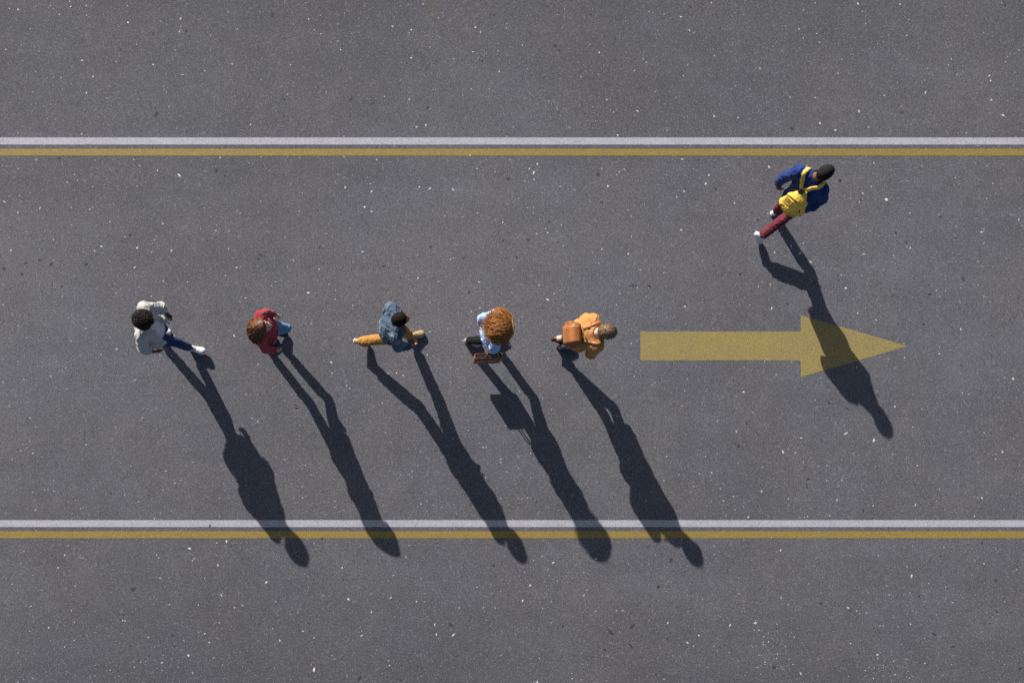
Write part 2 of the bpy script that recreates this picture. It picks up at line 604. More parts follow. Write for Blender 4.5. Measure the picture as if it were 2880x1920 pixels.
class Person:
    def __init__(s, label, H, heading, sp, female=False, pitch=0.0, headyaw=0.0, bulk=1.0, group=None):
        s.H, s.f = H, 0.90 if female else 1.0
        s.female = female
        s.bulk = bulk
        a = math.radians(heading)
        s.fwd = np.array([math.cos(a), math.sin(a), 0])
        s.left = np.array([-math.sin(a), math.cos(a), 0])
        s.up = np.array([0, 0, 1.0])
        s.P, s.N, s.hc = sp['pelvis'], sp['neck'], sp['head']
        s.shL, s.shR = sp['shL'], sp['shR']
        s.side_s = nrm(s.shL - s.shR)
        s.side_h = s.left if 'hipyaw' not in sp else nrm(s.left + s.fwd * sp['hipyaw'])
        hw = 0.088 * (0.95 if female else 1.0)
        s.hipL = s.P + s.side_h * hw - s.up * 0.03
        s.hipR = s.P - s.side_h * hw - s.up * 0.03
        lu, lf = 0.168 * H, 0.143 * H
        s.elL = along(s.shL, *sp['elL'], lu)
        s.elR = along(s.shR, *sp['elR'], lu)
        s.wrL = along(s.elL, *sp['wrL'], lf)
        s.wrR = along(s.elR, *sp['wrR'], lf)
        s.tipL = along(s.wrL, *sp['tipL'], 0.15)
        s.tipR = along(s.wrR, *sp['tipR'], 0.15)
        s.flen = 0.152 * H
        s.feet = {}
        for k in 'LR':
            T, A = sp['toe' + k], sp['an' + k]
            d = T - A
            hd = nrm(np.array([d[0], d[1], 0]))
            th = math.atan2(d[2], math.hypot(d[0], d[1])) + math.atan2(0.085, s.flen - 0.05)
            th = min(0.5, max(-1.1, th))
            f = hd * math.cos(th) + s.up * math.sin(th)
            n = -hd * math.sin(th) + s.up * math.cos(th)
            heel = T - f * s.flen
            low = min(T[2], heel[2])
            sh = 0.010 - low          # the lowest end of the sole rests on the road
            T = T + s.up * sh
            heel = heel + s.up * sh
            ank = heel + f * 0.052 + n * 0.085
            hip = s.hipL if k == 'L' else s.hipR
            pole = nrm(s.fwd + 0.25 * hd)
            l1, l2 = 0.245 * H, 0.243 * H
            kn = ik(hip, ank, l1, l2, pole)
            s.feet[k] = dict(T=T, heel=heel, f=f, n=n, s=np.cross(n, f), an=ank, kn=kn)
            print('  leg', k, 'reach %.2f of %.2f' % (np.linalg.norm(hip - ank), l1 + l2), 'ankle z %.2f knee z %.2f' % (ank[2], kn[2]), 'pitch %.0f' % math.degrees(th))
        for nme in ('elL', 'wrL', 'tipL', 'elR', 'wrR', 'tipR'):
            print('   ', nme, np.round(getattr(s, nme), 2))
        p, y = math.radians(pitch), math.radians(headyaw)
        hf = s.fwd * math.cos(y) + s.left * math.sin(y)
        s.hf = hf * math.cos(p) - s.up * math.sin(p)
        s.hl = np.cross(s.up, hf)
        s.hu = np.cross(s.hf, s.hl)
        s.origin = np.array([s.P[0], s.P[1], 0.0])
        s.root = thing('person', label, 'person', s.origin, group)

    # spine helper
    def sp(s, t):
        c = s.P + (s.N - s.P) * t
        c = c - s.fwd * 0.018 * math.sin(math.pi * min(1, max(0, t))) * (1 if not s.female else 0.6)
        sd = s.side_h + (s.side_s - s.side_h) * min(1, max(0, t))
        return c, nrm(sd)

    def stations(s):
        if s.female:
            st = [(-.13, .150, .105), (0.0, .172, .118), (.33, .128, .093), (.66, .150, .122), (.86, .140, .090), (.96, .085, .07)]
        else:
            st = [(-.13, .150, .110), (0.0, .165, .118), (.33, .150, .105), (.66, .180, .122), (.86, .165, .098), (.96, .09, .075)]
        return [(t, w * s.bulk, d * s.bulk) for t, w, d in st]

    def torso(s, F, off, t0=-0.13, t1=0.96, hem=None, k=0.03):
        st = s.stations()

        def at(t):
            for (ta, wa, da), (tb, wb, db) in zip(st, st[1:]):
                if t <= tb:
                    u = (t - ta) / (tb - ta)
                    return wa + (wb - wa) * u, da + (db - da) * u
            return st[-1][1], st[-1][2]
        ts = sorted({t0, t1, *[x[0] for x in st if t0 < x[0] < t1]})
        prev = None
        for t in ts:
            w, d = at(max(t, -0.13))
            fl = 0.0
            if hem and t < 0.33:
                fl = hem * (0.33 - t) / (0.33 - t0)
            c, sd = s.sp(t)
            cur = (c, sd, w + off + fl, d + off + fl)
            if prev:
                F.add(loft(prev[0], cur[0], prev[1], cur[1], prev[2], cur[2], prev[3], cur[3]), k)
            prev = cur
        # shoulder slope
        for sh in (s.shL, s.shR):
            F.add(rcone(s.N - s.up * 0.02, sh, 0.058 + off * .8, 0.052 * s.f + off), k)

    def arm_prims(s, F, off, k=0.02, cuff=(1.0, 1.0), flare=0.0, up=(0.050, 0.043), fo=(0.041, 0.029)):
        for sh, el, wr, cf in ((s.shL, s.elL, s.wrL, cuff[0]), (s.shR, s.elR, s.wrR, cuff[1])):
            F.add(rcone(sh, el, up[0] * s.f + off, up[1] * s.f + off), k)
            e = el + (wr - el) * cf
            r1 = fo[0] + (fo[1] - fo[0]) * cf
            F.add(rcone(el, e, fo[0] * s.f + off, r1 * s.f + off + flare, flat_b=0.0 if cf < 1.01 else None), k)

    def build_body(s, skin):
        F = Field(0.0055, 0.014)
        s.torso(F, -0.004)
        s.arm_prims(F, -0.002)
        # legs and feet
        for k, hip in (('L', s.hipL), ('R', s.hipR)):
            g = s.feet[k]
            F.add(rcone(hip, g['kn'], 0.078 * s.f, 0.050 * s.f), 0.02)
            F.add(rcone(g['kn'], g['an'], 0.050 * s.f, 0.034), 0.02)
            F.add(rcone(g['kn'] + (g['an'] - g['kn']) * 0.3 - s.fwd * 0.012, g['an'], 0.050 * s.f, 0.032), 0.02)
            F.add(rcone(g['an'] - g['n'] * 0.02, g['T'] - g['f'] * 0.05 + g['n'] * 0.03, 0.032, 0.02), 0.02)
            F.add(rcone(g['an'] - g['n'] * 0.03, g['heel'] + g['f'] * 0.04 + g['n'] * 0.04, 0.03, 0.025), 0.02)
        # neck and head
        b = s.hc
        F.add(rcone(s.N - s.up * 0.03, b - s.hu * 0.06 - s.hf * 0.02, 0.060 * s.f, 0.055 * s.f), 0.03)
        ax = np.array([s.hf, s.hl, s.hu])
        F.add(ell(b + s.hu * 0.020 - s.hf * 0.012, ax, (0.097, 0.076, 0.092)), 0.02)
        F.add(ell(b - s.hu * 0.045 + s.hf * 0.022, ax, (0.070, 0.060, 0.078)), 0.03)
        F.add(ell(b - s.hu * 0.105 + s.hf * 0.055, ax, (0.030, 0.032, 0.022)), 0.03)       # chin
        F.add(rcone(b + s.hf * 0.084 + s.hu * 0.004, b + s.hf * 0.099 - s.hu * 0.036, 0.009, 0.0135), 0.016)   # nose
        F.add(ell(b + s.hf * 0.082 + s.hu * 0.018, ax, (0.016, 0.045, 0.010)), 0.012)       # brow
        F.add(ell(b + s.hf * 0.088 - s.hu * 0.066, ax, (0.014, 0.024, 0.008)), 0.006)       # lips
        for sd in (1, -1):
            F.add(ell(b + s.hl * sd * 0.076 - s.hu * 0.012 - s.hf * 0.008, np.array([s.hf, s.hl, s.hu]), (0.020, 0.010, 0.032)), 0.006)
            F.add(ell(b + s.hf * 0.078 + s.hl * sd * 0.031 - s.hu * 0.004, ax, (0.012, 0.013, 0.009)), 0.004)   # eye
        # hands
        s.hand(F, s.elL, s.wrL, s.tipL, +1)
        s.hand(F, s.elR, s.wrR, s.tipR, -1)
        v, q = F.mesh()
        v = relax(v, q, 1, 0.4)
        s.body = mkmesh('body', v, q, skin, s.root, s.origin)
        return s.body

    curl = (0.45, 0.45)

    def hand(s, F, el, wr, tip, sg):
        d = nrm(tip - wr)
        th = nrm(s.fwd - d * (s.fwd @ d) + 1e-4)      # thumb side looks forward
        if abs(s.fwd @ d) > 0.9:
            th = nrm(s.up - d * (s.up @ d))
        nn = np.cross(d, th)                            # palm normal, towards the body
        if (nn @ s.left) * sg > 0:
            nn = -nn
        sc = 0.93 if s.female else 1.0
        pal = 0.085 * sc
        kk = []
        for i, (o, L) in enumerate(((0.030, 0.078), (0.010, 0.088), (-0.011, 0.082), (-0.030, 0.064))):
            kn = wr + d * (pal - abs(i - 1) * 0.004) + th * o * sc
            F.add(rcone(wr + th * o * 0.45 * sc, kn, 0.0155 * sc, 0.0118 * sc), 0.012)
            p, a = kn, 0.0
            for j, fr in enumerate((0.46, 0.30, 0.24)):
                a += s.curl[0 if sg > 0 else 1] * (0.8 + 0.15 * i)
                dd = d * math.cos(a) + nn * math.sin(a)
                e = p + dd * L * fr * sc
                F.add(rcone(p, e, (0.0098 - 0.0008 * j) * sc, (0.0090 - 0.0008 * j) * sc), 0.003)
                p = e
        b = wr + d * 0.022 + th * 0.018
        m = b + nrm(d * 0.55 + th * 0.75 + nn * 0.3) * 0.045 * sc
        F.add(rcone(b, m, 0.015 * sc, 0.0115 * sc), 0.010)
        F.add(rcone(m, m + nrm(d * 0.9 + th * 0.25 + nn * 0.45) * 0.034 * sc, 0.011 * sc, 0.009 * sc), 0.003)

    def trousers(s, mat, off=0.013, hem=0.052, amp=0.006, name='trousers', hemt=(0.93, 0.93), waist=0.12, knee=0.0):
        F = Field(0.0065, 0.02)
        s.torso(F, off * 0.9, -0.13, waist, k=0.02) if False else None
        c0, sd0 = s.sp(-0.13)
        c1, sd1 = s.sp(0.0)
        c2, sd2 = s.sp(waist)
        st = {t: (w, d) for t, w, d in s.stations()}
        w0, d0 = st[-.13]; w1, d1 = st[0.0]
        o = off
        F.add(loft(c0, c1, sd0, sd1, w0 + o, w1 + o, d0 + o, d1 + o), 0.02)
        F.add(loft(c1, c2, sd1, sd2, w1 + o, w1 - .012 + o, d1 + o, d1 - .008 + o), 0.02)
        for k, hip, ht in (('L', s.hipL, hemt[0]), ('R', s.hipR, hemt[1])):
            g = s.feet[k]
            F.add(rcone(hip, g['kn'], 0.083 * s.f + o, 0.054 * s.f + o + knee), 0.035)
            e = g['kn'] + (g['an'] - g['kn']) * ht
            F.add(rcone(g['kn'], e, 0.054 * s.f + o + knee, hem, flat_b=0.0), 0.02)
            F.add(rcone(g['kn'] + (e - g['kn']) * 0.28 - s.fwd * 0.012, e, 0.052 * s.f + o, hem - 0.002, flat_b=0.0), 0.02)
        v, q = F.mesh()
        v = relax(v, q, 1, 0.4)
        v = folds(v, q, amp, 15.0, 1.0, s.H * 3 + 1, 1.6)
        return mkmesh(name, v, q, mat, s.root, s.origin)

    def top(s, mat, name, off=0.016, t0=-0.12, hem=0.0, amp=0.007, cuff=(0.97, 0.97), sleeve=0.014, flare=0.0,
            cut=None, collar=0.0, freq=13.0, arms=True, seed=0.0, extra=None, smooth=1, up=(0.050, 0.043), fo=(0.041, 0.029)):
        F = Field(0.0065, 0.02)
        s.torso(F, off, t0, 0.96, hem)
        if arms:
            s.arm_prims(F, sleeve, 0.03, cuff, flare, up, fo)
        if extra:
            for pr, k in extra:
                F.add(pr, k)
        nk = s.N + (s.hc - s.N) * 0.12
        if collar:
            F.add(loft(s.N - s.up * 0.03, nk + s.up * 0.015 * collar, s.left, s.left, 0.095, 0.082, 0.085, 0.078), 0.015)
        # neck opening
        nd = nrm(s.hc - s.N)
        hole = rcone(s.N - nd * 0.005, s.hc, 0.064 * s.f + 0.006, 0.07)[0]
        F.sub(hole, 0.006)
        if cut:
            F.sub(cut, 0.006)
        v, q = F.mesh()
        v = relax(v, q, smooth, 0.4)
        v = folds(v, q, amp, freq, 1.0, seed + s.H, 1.0)
        return mkmesh(name, v, q, mat, s.root, s.origin)

    def local(s, p):
        """torso coordinates: (spine fraction, sideways, forwards)"""
        ax = s.N - s.P
        t = ((p - s.P) @ ax) / (ax @ ax)
        q = p - s.P - t[..., None] * ax
        sd = s.side_h + (s.side_s - s.side_h) * np.clip(t, 0, 1)[..., None]
        x = (q * sd).sum(-1)
        fw = np.cross(sd, nrm(ax))
        y = (q * fw).sum(-1)
        return t, x, y

    def shoes(s, upper, sole, low=True, laces=None, wid=1.0):
        for k in 'LR':
            g = s.feet[k]
            f, n, sd = g['f'], g['n'], g['s']
            L = s.flen
            o = g['heel']
            ax = np.array([f, sd, n])
            F = Field(0.0045, 0.02)
            F.add(ell(o + f * 0.050 + n * 0.045, ax, (0.052, 0.036 * wid, 0.045)))
            F.add(ell(o + f * (L - 0.085) + n * 0.036, ax, (0.078, 0.046 * wid, 0.034)))
            F.add(ell(o + f * (L - 0.045) + n * 0.032, ax, (0.046, 0.040 * wid, 0.026)))
            F.add(rcone(o + f * 0.06 + n * 0.075, o + f * (L - 0.11) + n * 0.045, 0.037, 0.034), 0.03)
            if not low:
                F.add(rcone(o + f * 0.052 + n * 0.05, o + f * 0.052 + n * 0.115, 0.040, 0.043, flat_b=0.0), 0.02)
            F.sub(rbox(o + f * L / 2 - n * 0.05, ax, (L, .1, 0.058), 0.002)[0], 0.004)
            v, q = F.mesh()
            v = relax(v, q, 1, 0.4)
            sh = mkmesh('shoe', v, q, upper, s.root, s.origin)
            F = Field(0.004, 0.015)

            def solef(p, o=o, f=f, n=n, sd=sd, L=L):
                q = p - o
                x, y, z = q @ f, q @ sd, q @ n
                t = np.clip((x - 0.038) / (L - 0.088), 0, 1)
                w = np.where(t < .5, 0.036 - 0.008 * np.sin(t * 2 * math.pi), 0.036 + 0.012 * np.sin((t - .5) * 2 * math.pi * .55)) * wid + 0.003
                d2 = np.hypot(x - (0.038 + t * (L - 0.088)), y) - w
                return np.maximum(d2, np.abs(z - 0.008) - 0.014)
            F.add((solef, np.minimum(o, o + f * L) - 0.06, np.maximum(o, o + f * L) + 0.06), 0)
            v, q = F.mesh()
            v = relax(v, q, 1, 0.4)
            mkmesh('sole', v, q, sole, sh, s.origin)
            if laces is not None:
                P = []
                for i in range(5):
                    c = o + f * (L - 0.120 - i * 0.018) + n * (0.086 + i * 0.0062)
                    P.append([c + sd * x + n * (0.0035 - 17 * x * x) + f * 0.008 * (1 if (j % 2) else -1) * 0 for j, x in enumerate(np.linspace(-0.026, 0.026, 7))])
                P = np.array(P)
                v, q = tubes(P, np.full(P.shape[:2], 0.0032), 5)
                mkmesh('laces', v, q, laces, sh, s.origin)

    def hair_cap(s, F, grow=0.012, front=0.055, low=-0.05, ext=()):
        """skull-hugging hair volume; cut away from face and neck"""
        ax = np.array([s.hf, s.hl, s.hu])
        b = s.hc
        F.add(ell(b + s.hu * 0.020 - s.hf * 0.014, ax, (0.097 + grow, 0.076 + grow, 0.092 + grow)))
        for pr in ext:
            F.add(pr)

        def face(p):
            q = p - b
            x, z = q @ s.hf, q @ s.hu
            # everything below the hairline plane that slopes from forehead to nape
            h = low + (x + 0.09) * (front - low) / 0.17
            return z - h if False else (z - h)
        F.sub(lambda p: face(p), 0.008)


def finish_child_scale():
    pass


# ==================================================================== world, sun, camera
sc = bpy.context.scene
wd = bpy.data.worlds.new('World')
sc.world = wd
wd.use_nodes = True
nt = wd.node_tree
bg = nt.nodes['Background']
sky = nt.nodes.new('ShaderNodeTexSky')
sky.sky_type = 'NISHITA'
sky.sun_disc = False
EL = math.atan2(S, 412.0)
SD = np.array([0.495, -0.869])
sky.sun_elevation = EL
sky.sun_rotation = math.atan2(-SD[0], -SD[1])
sky.air_density = 1.0
sky.dust_density = 2.0
sky.ozone_density = 1.2
nt.links.new(sky.outputs[0], bg.inputs[0])
bg.inputs[1].default_value = 0.050
ld = bpy.data.lights.new('sun', 'SUN')
ld.energy = 4.6
ld.angle = math.radians(0.5)
ld.color = (1.0, 0.95, 0.88)
lo = bpy.data.objects.new('sun', ld)
C.objects.link(lo)
lo.location = (-6, 10, 8)
lo.rotation_euler = Vector((SD[0] * math.cos(EL), SD[1] * math.cos(EL), -math.sin(EL))).to_track_quat('-Z', 'Y').to_euler()

cd = bpy.data.cameras.new('camera')
cd.sensor_width = 36.0
cd.sensor_fit = 'HORIZONTAL'
cd.lens = 36.0 * S * CAMH / 2880.0
cd.shift_x = (1440 - NU) / 2880.0
cd.shift_y = -(960 - NV) / 2880.0
cd.clip_end = 2000
cd.clip_start = 0.1
cam = bpy.data.objects.new('camera', cd)
C.objects.link(cam)
cam.location = (0, 0, CAMH)
sc.camera = cam
sc.view_settings.view_transform = 'Standard'
sc.view_settings.look = 'None'
sc.view_settings.exposure = 0.82
sc.view_settings.gamma = 1.0
sc.cycles.use_denoising = False
sc.cycles.max_bounces = 5
sc.cycles.sample_clamp_indirect = 5.0
sc.render.filter_size = 1.2

# ==================================================================== ground and markings
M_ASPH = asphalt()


def sheet(name, pts, z, mat, thick=0.0):
    v = np.array([G(u, vv, z) for u, vv in pts])
    me = bpy.data.meshes.new(name)
    me.from_pydata([tuple(p) for p in v], [], [tuple(range(len(v)))][::1])
    me.update()
    if me.polygons[0].normal.z < 0:
        me.flip_normals()
    o = bpy.data.objects.new(name, me)
    C.objects.link(o)
    me.materials.append(mat)
    return o


gme = bpy.data.meshes.new('asphalt_road')
R = 600.0
gme.from_pydata([(-R, -R, 0), (R, -R, 0), (R, R, 0), (-R, R, 0)], [], [(0, 1, 2, 3)])
road = bpy.data.objects.new('asphalt_road', gme)
C.objects.link(road)
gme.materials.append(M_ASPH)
road['kind'] = 'structure'

M_WHITE = paint('white road paint', (0.385, 0.385, 0.430), 0.82)
M_YEL = paint('yellow line paint', (0.262, 0.176, 0.018), 0.80)
M_ARR = paint('arrow paint', (0.275, 0.206, 0.050), 0.78)


def marking(name, pts, mat, label, cat, group=None):
    o = sheet(name, pts, 0.0014, mat)
    o['label'], o['category'] = label, cat
    if group:
        o['group'] = group
    return o


X0, X1 = -12000, 15000
for (a, b), (c, d), far in (((387, 407), (418.6, 438), True), ((1461.8, 1481.2), (1493, 1512.5), False)):
    marking('painted_line', [(X0, a), (X1, a), (X1, b), (X0, b)], M_WHITE,
            'worn white line on the asphalt that no shadow crosses, beyond the walker in blue' if far else
            'worn white line on the asphalt crossed by five long shadows', 'road marking', 'painted lines along the road')
    marking('painted_line', [(X0, c), (X1, c), (X1, d), (X0, d)], M_YEL,
            'ochre yellow line on the asphalt that no shadow crosses, nearest the walker in blue' if far else
            'ochre yellow line on the asphalt crossed by the heads of five shadows', 'road marking', 'painted lines along the road')
marking('painted_arrow', [(1801, 932), (2252, 932), (2252, 886), (2554, 973), (2252, 1060), (2252, 1013), (1801, 1013)], M_ARR,
        'big pale yellow arrow painted on the asphalt, pointing right ahead of the queue', 'road marking')

# pale chips, paint flecks and dark spots lying on the asphalt
WHITE_SPOTS = [(2195, 1546, 0.014), (2470, 1562, 0.012), (2655, 1539, 0.011), (2564, 1619, 0.020), (2767, 1585, 0.012), (2612, 1640, 0.011), (2501, 1672, 0.011), (2197, 1680, 0.013), (2385, 1708, 0.016), (2124, 1751, 0.016), (2560, 1754, 0.014), (2468, 1840, 0.020), (2253, 1894, 0.014), (2601, 1864, 0.013), (2679, 1694, 0.012), (532, 1541, 0.022), (613, 1589, 0.016), (637, 1522, 0.020), (610, 1526, 0.011), (623, 1673, 0.013), (530, 1842, 0.018), (182, 1560, 0.014), (182, 1818, 0.013), (345, 1744, 0.013), (352, 1745, 0.013), (378, 1875, 0.011), (137, 1765, 0.013), (212, 1647, 0.011), (87, 1704, 0.011), (164, 1596, 0.012), (546, 1570, 0.013), (558, 1701, 0.011), (576, 1781, 0.014), (589, 1805, 0.014), (455, 1863, 0.016), (682, 1702, 0.013), (447, 1568, 0.011), (441, 1560, 0.011), (51, 27, 0.016), (143, 17, 0.011), (199, 19, 0.013), (360, 64, 0.018), (508, 53, 0.018), (231, 171, 0.017), (431, 183, 0.018), (514, 211, 0.013), (244, 262, 0.014), (705, 351, 0.014), (903, 96, 0.012), (868, 55, 0.013), (958, 141, 0.012), (505, 90, 0.013), (244, 44, 0.011), (17, 140, 0.014), (262, 217, 0.013), (230, 377, 0.013), (196, 5, 0.012), (85, 82, 0.012), (1190, 13, 0.013), (1157, 85, 0.014), (1157, 164, 0.015), (1234, 51, 0.014), (1337, 78, 0.017), (1104, 75, 0.015), (1469, 128, 0.013), (1686, 149, 0.018), (1793, 313, 0.018), (1198, 353, 0.017), (1171, 358, 0.017), (1151, 280, 0.014), (1081, 272, 0.012), (1707, 281, 0.014), (1915, 48, 0.014), (1404, 202, 0.012), (1737, 381, 0.018), (1939, 86, 0.012), (1330, 147, 0.013), (1915, 48, 0.015), (2413, 11, 0.016), (2531, 13, 0.013), (2248, 83, 0.014), (2297, 95, 0.011), (2305, 120, 0.012), (2357, 207, 0.014), (2603, 261, 0.018), (2782, 214, 0.016), (2788, 281, 0.017), (2820, 325, 0.022), (2866, 142, 0.013), (2306, 347, 0.017), (2350, 367, 0.018), (2416, 314, 0.019), (2222, 275, 0.014), (2076, 332, 0.013), (2008, 327, 0.018), (2137, 193, 0.013), (2487, 269, 0.011), (505, 494, 0.022), (443, 480, 0.014), (619, 444, 0.014), (971, 528, 0.018), (12, 567, 0.017), (189, 512, 0.012), (386, 524, 0.012), (253, 589, 0.013), (113, 586, 0.013), (458, 629, 0.014), (607, 649, 0.015), (286, 693, 0.018), (386, 697, 0.018), (483, 705, 0.020), (267, 706, 0.014), (31, 705, 0.014), (379, 753, 0.018), (666, 753, 0.016), (528, 793, 0.013), (868, 824, 0.020), (489, 944, 0.017), (659, 944, 0.017), (932, 1019, 0.018), (284, 997, 0.014), (329, 981, 0.013), (51, 598, 0.013), (898, 757, 0.012), (1501, 486, 0.022), (1489, 475, 0.014), (1511, 462, 0.018), (1208, 531, 0.020), (1180, 526, 0.016), (1274, 533, 0.015), (1045, 539, 0.016), (1026, 583, 0.020), (1046, 595, 0.014), (1710, 524, 0.018), (1903, 554, 0.016), (1414, 625, 0.015), (1579, 633, 0.013), (1693, 701, 0.014), (1767, 714, 0.014), (1540, 655, 0.018), (1175, 783, 0.014), (1347, 793, 0.013), (1541, 843, 0.018), (1433, 970, 0.024), (1202, 998, 0.018), (1134, 1055, 0.014), (1116, 1049, 0.014), (1926, 862, 0.014), (1916, 647, 0.014), (1502, 506, 0.014), (1919, 448, 0.016), (1322, 437, 0.014), (1801, 759, 0.013), (1020, 708, 0.016), (1919, 448, 0.016), (2163, 470, 0.020), (1994, 493, 0.018), (1985, 517, 0.018), (2458, 459, 0.013), (2427, 544, 0.013), (2493, 562, 0.030), (2760, 653, 0.018), (2225, 692, 0.018), (2250, 713, 0.022), (2280, 736, 0.018), (2179, 710, 0.016), (2379, 810, 0.018), (2133, 806, 0.016), (2430, 715, 0.014), (2702, 926, 0.018), (2412, 881, 0.016), (2170, 867, 0.018), (2066, 572, 0.012), (1915, 647, 0.013), (2751, 735, 0.012), (2464, 900, 0.013), (1924, 539, 0.015), (2642, 995, 0.013), (1927, 863, 0.013), (2560, 698, 0.015), (2865, 618, 0.013), (2379, 1219, 0.022), (2458, 1237, 0.022), (2202, 1271, 0.018), (2237, 1274, 0.014), (2517, 1143, 0.016), (2142, 1382, 0.020), (2354, 1405, 0.014), (2819, 1271, 0.018), (2850, 1065, 0.022), (2092, 1102, 0.018), (2768, 1217, 0.013), (2574, 1420, 0.015), (2741, 1451, 0.015), (2183, 1054, 0.013), (2071, 1213, 0.014), (2063, 1396, 0.013), (2253, 1231, 0.012), (2762, 1401, 0.014), (2456, 1422, 0.015), (2002, 1329, 0.013), (2579, 1309, 0.012), (2104, 1454, 0.016), (980, 1684, 0.024), (749, 1637, 0.020), (1275, 1784, 0.024), (1227, 1783, 0.018), (1223, 1755, 0.015), (883, 1883, 0.030), (852, 1774, 0.016), (1017, 1786, 0.015), (1470, 1689, 0.018), (1491, 1645, 0.018), (1556, 1582, 0.018), (1642, 1673, 0.014), (1099, 1680, 0.016), (1933, 1806, 0.018), (2125, 1751, 0.020), (2053, 1758, 0.016), (1096, 1870, 0.015), (1172, 1691, 0.014), (1045, 1721, 0.014), (962, 1596, 0.018), (1878, 1751, 0.014), (1676, 1571, 0.016), (1966, 1786, 0.016), (1511, 1918, 0.020), (787, 1800, 0.016)]
DARK_SPOTS = [(2762, 1525, 0.020), (2645, 1563, 0.022), (2860, 1592, 0.020), (2800, 1631, 0.022), (2584, 1676, 0.020), (2308, 1695, 0.026), (2391, 1716, 0.025), (2803, 1717, 0.024), (2628, 1782, 0.026), (2679, 1817, 0.020), (2415, 1835, 0.020), (2177, 1874, 0.036), (2869, 1878, 0.026), (374, 1655, 0.036), (485, 1785, 0.026), (347, 1727, 0.016), (490, 1817, 0.016), (765, 41, 0.036), (524, 87, 0.022), (430, 94, 0.020), (232, 111, 0.018), (437, 321, 0.036), (437, 302, 0.018), (799, 279, 0.020), (963, 130, 0.020), (798, 327, 0.018), (986, 279, 0.028), (389, 262, 0.013), (1560, 129, 0.026), (1572, 142, 0.018), (1389, 43, 0.022), (1378, 41, 0.016), (1202, 302, 0.022), (1357, 172, 0.020), (1046, 291, 0.020), (1660, 40, 0.020), (1328, 75, 0.014), (1631, 202, 0.016), (1942, 18, 0.020), (2025, 78, 0.018), (2536, 315, 0.020), (2227, 360, 0.030), (608, 478, 0.030), (632, 494, 0.020), (167, 446, 0.030), (162, 565, 0.016), (144, 742, 0.026), (112, 731, 0.024), (73, 739, 0.024), (61, 771, 0.030), (147, 802, 0.020), (174, 805, 0.020), (733, 717, 0.028), (726, 727, 0.020), (899, 695, 0.020), (242, 742, 0.030), (10, 756, 0.028), (461, 497, 0.015), (1428, 503, 0.028), (1681, 490, 0.030), (1211, 694, 0.022), (1415, 676, 0.024), (1079, 748, 0.028), (1484, 674, 0.020), (1319, 820, 0.026), (1545, 624, 0.028), (1826, 805, 0.024), (1781, 803, 0.020), (1773, 803, 0.014), (1788, 802, 0.012), (1454, 724, 0.020), (1304, 725, 0.018), (1690, 569, 0.020), (2362, 507, 0.030), (2519, 655, 0.026), (2709, 784, 0.026), (2615, 827, 0.024), (2548, 682, 0.020), (2012, 531, 0.018), (2130, 618, 0.020), (2082, 772, 0.026), (2645, 610, 0.022), (2307, 806, 0.022), (2598, 912, 0.020), (2865, 838, 0.018), (2525, 911, 0.015), (2214, 853, 0.020), (2702, 1026, 0.020), (2383, 1148, 0.020), (2100, 1189, 0.018), (2273, 1347, 0.024), (2269, 1367, 0.024), (2427, 1436, 0.024), (2332, 1132, 0.018), (2533, 1339, 0.016), (2077, 1254, 0.024), (2479, 1352, 0.014), (1719, 1778, 0.036), (1583, 1759, 0.022), (1850, 1649, 0.026), (1887, 1575, 0.034), (1774, 1814, 0.030), (1701, 1825, 0.024), (1877, 1795, 0.022), (966, 1629, 0.018), (906, 1514, 0.020), (1011, 1905, 0.036), (1127, 1911, 0.024), (868, 1751, 0.018), (1389, 1589, 0.022), (1778, 1760, 0.040), (1268, 1756, 0.034)]


def blob_mesh(items, z, name, mat, hmin=0.0012):
    vs, fs = [], []
    rnd = random.Random(5)
    for u, v, r in items:
        c = G(u, v, 0)
        n = 7
        st = 1 + rnd.random() * 0.8
        a0 = rnd.random() * 6.28
        i = len(vs)
        for k in range(n):
            a = 2 * math.pi * k / n
            rr = r * (0.6 + 0.7 * rnd.random())
            x, y = rr * math.cos(a) * st, rr * math.sin(a) / st ** 0.5
            vs.append((c[0] + x * math.cos(a0) - y * math.sin(a0), c[1] + x * math.sin(a0) + y * math.cos(a0), z))
        vs.append((c[0], c[1], z + hmin + r * 0.04))
        for k in range(n):
            fs.append((i + k, i + (k + 1) % n, i + n))
    me = bpy.data.meshes.new(name)
    me.from_pydata(vs, [], fs)
    me.update()
    o = bpy.data.objects.new(name, me)
    C.objects.link(o)
    me.materials.append(mat)
    o['kind'] = 'stuff'
    return o


rs = random.Random(21)
chips = [(u, v, r * 0.8) for u, v, r in WHITE_SPOTS]
for _ in range(700):
    chips.append((rs.uniform(-300, 3200), rs.uniform(-300, 2250), 0.003 + 0.006 * rs.random() ** 4))
for _ in range(70):      # a crushed scatter of pale grit near the lower edge
    chips.append((rs.gauss(2165, 35), rs.gauss(1835, 38), 0.003 + 0.006 * rs.random() ** 3))
for _ in range(40):
    chips.append((rs.gauss(2510, 45), rs.gauss(1880, 25), 0.003 + 0.006 * rs.random() ** 3))
blob_mesh(chips, 0.0020, 'stone_chips', plain('pale stone', (0.46, 0.46, 0.46), 0.8, 0, 0.3))
darks = [(u, v, r * 0.8) for u, v, r in DARK_SPOTS]
for _ in range(25):
    darks.append((rs.uniform(-300, 3200), rs.uniform(-300, 2250), 0.008 + 0.014 * rs.random() ** 3))
blob_mesh(darks, 0.0017, 'tar_spots', plain('tar', (0.034, 0.033, 0.036), 0.85, 0, 0.3), 0.0003)


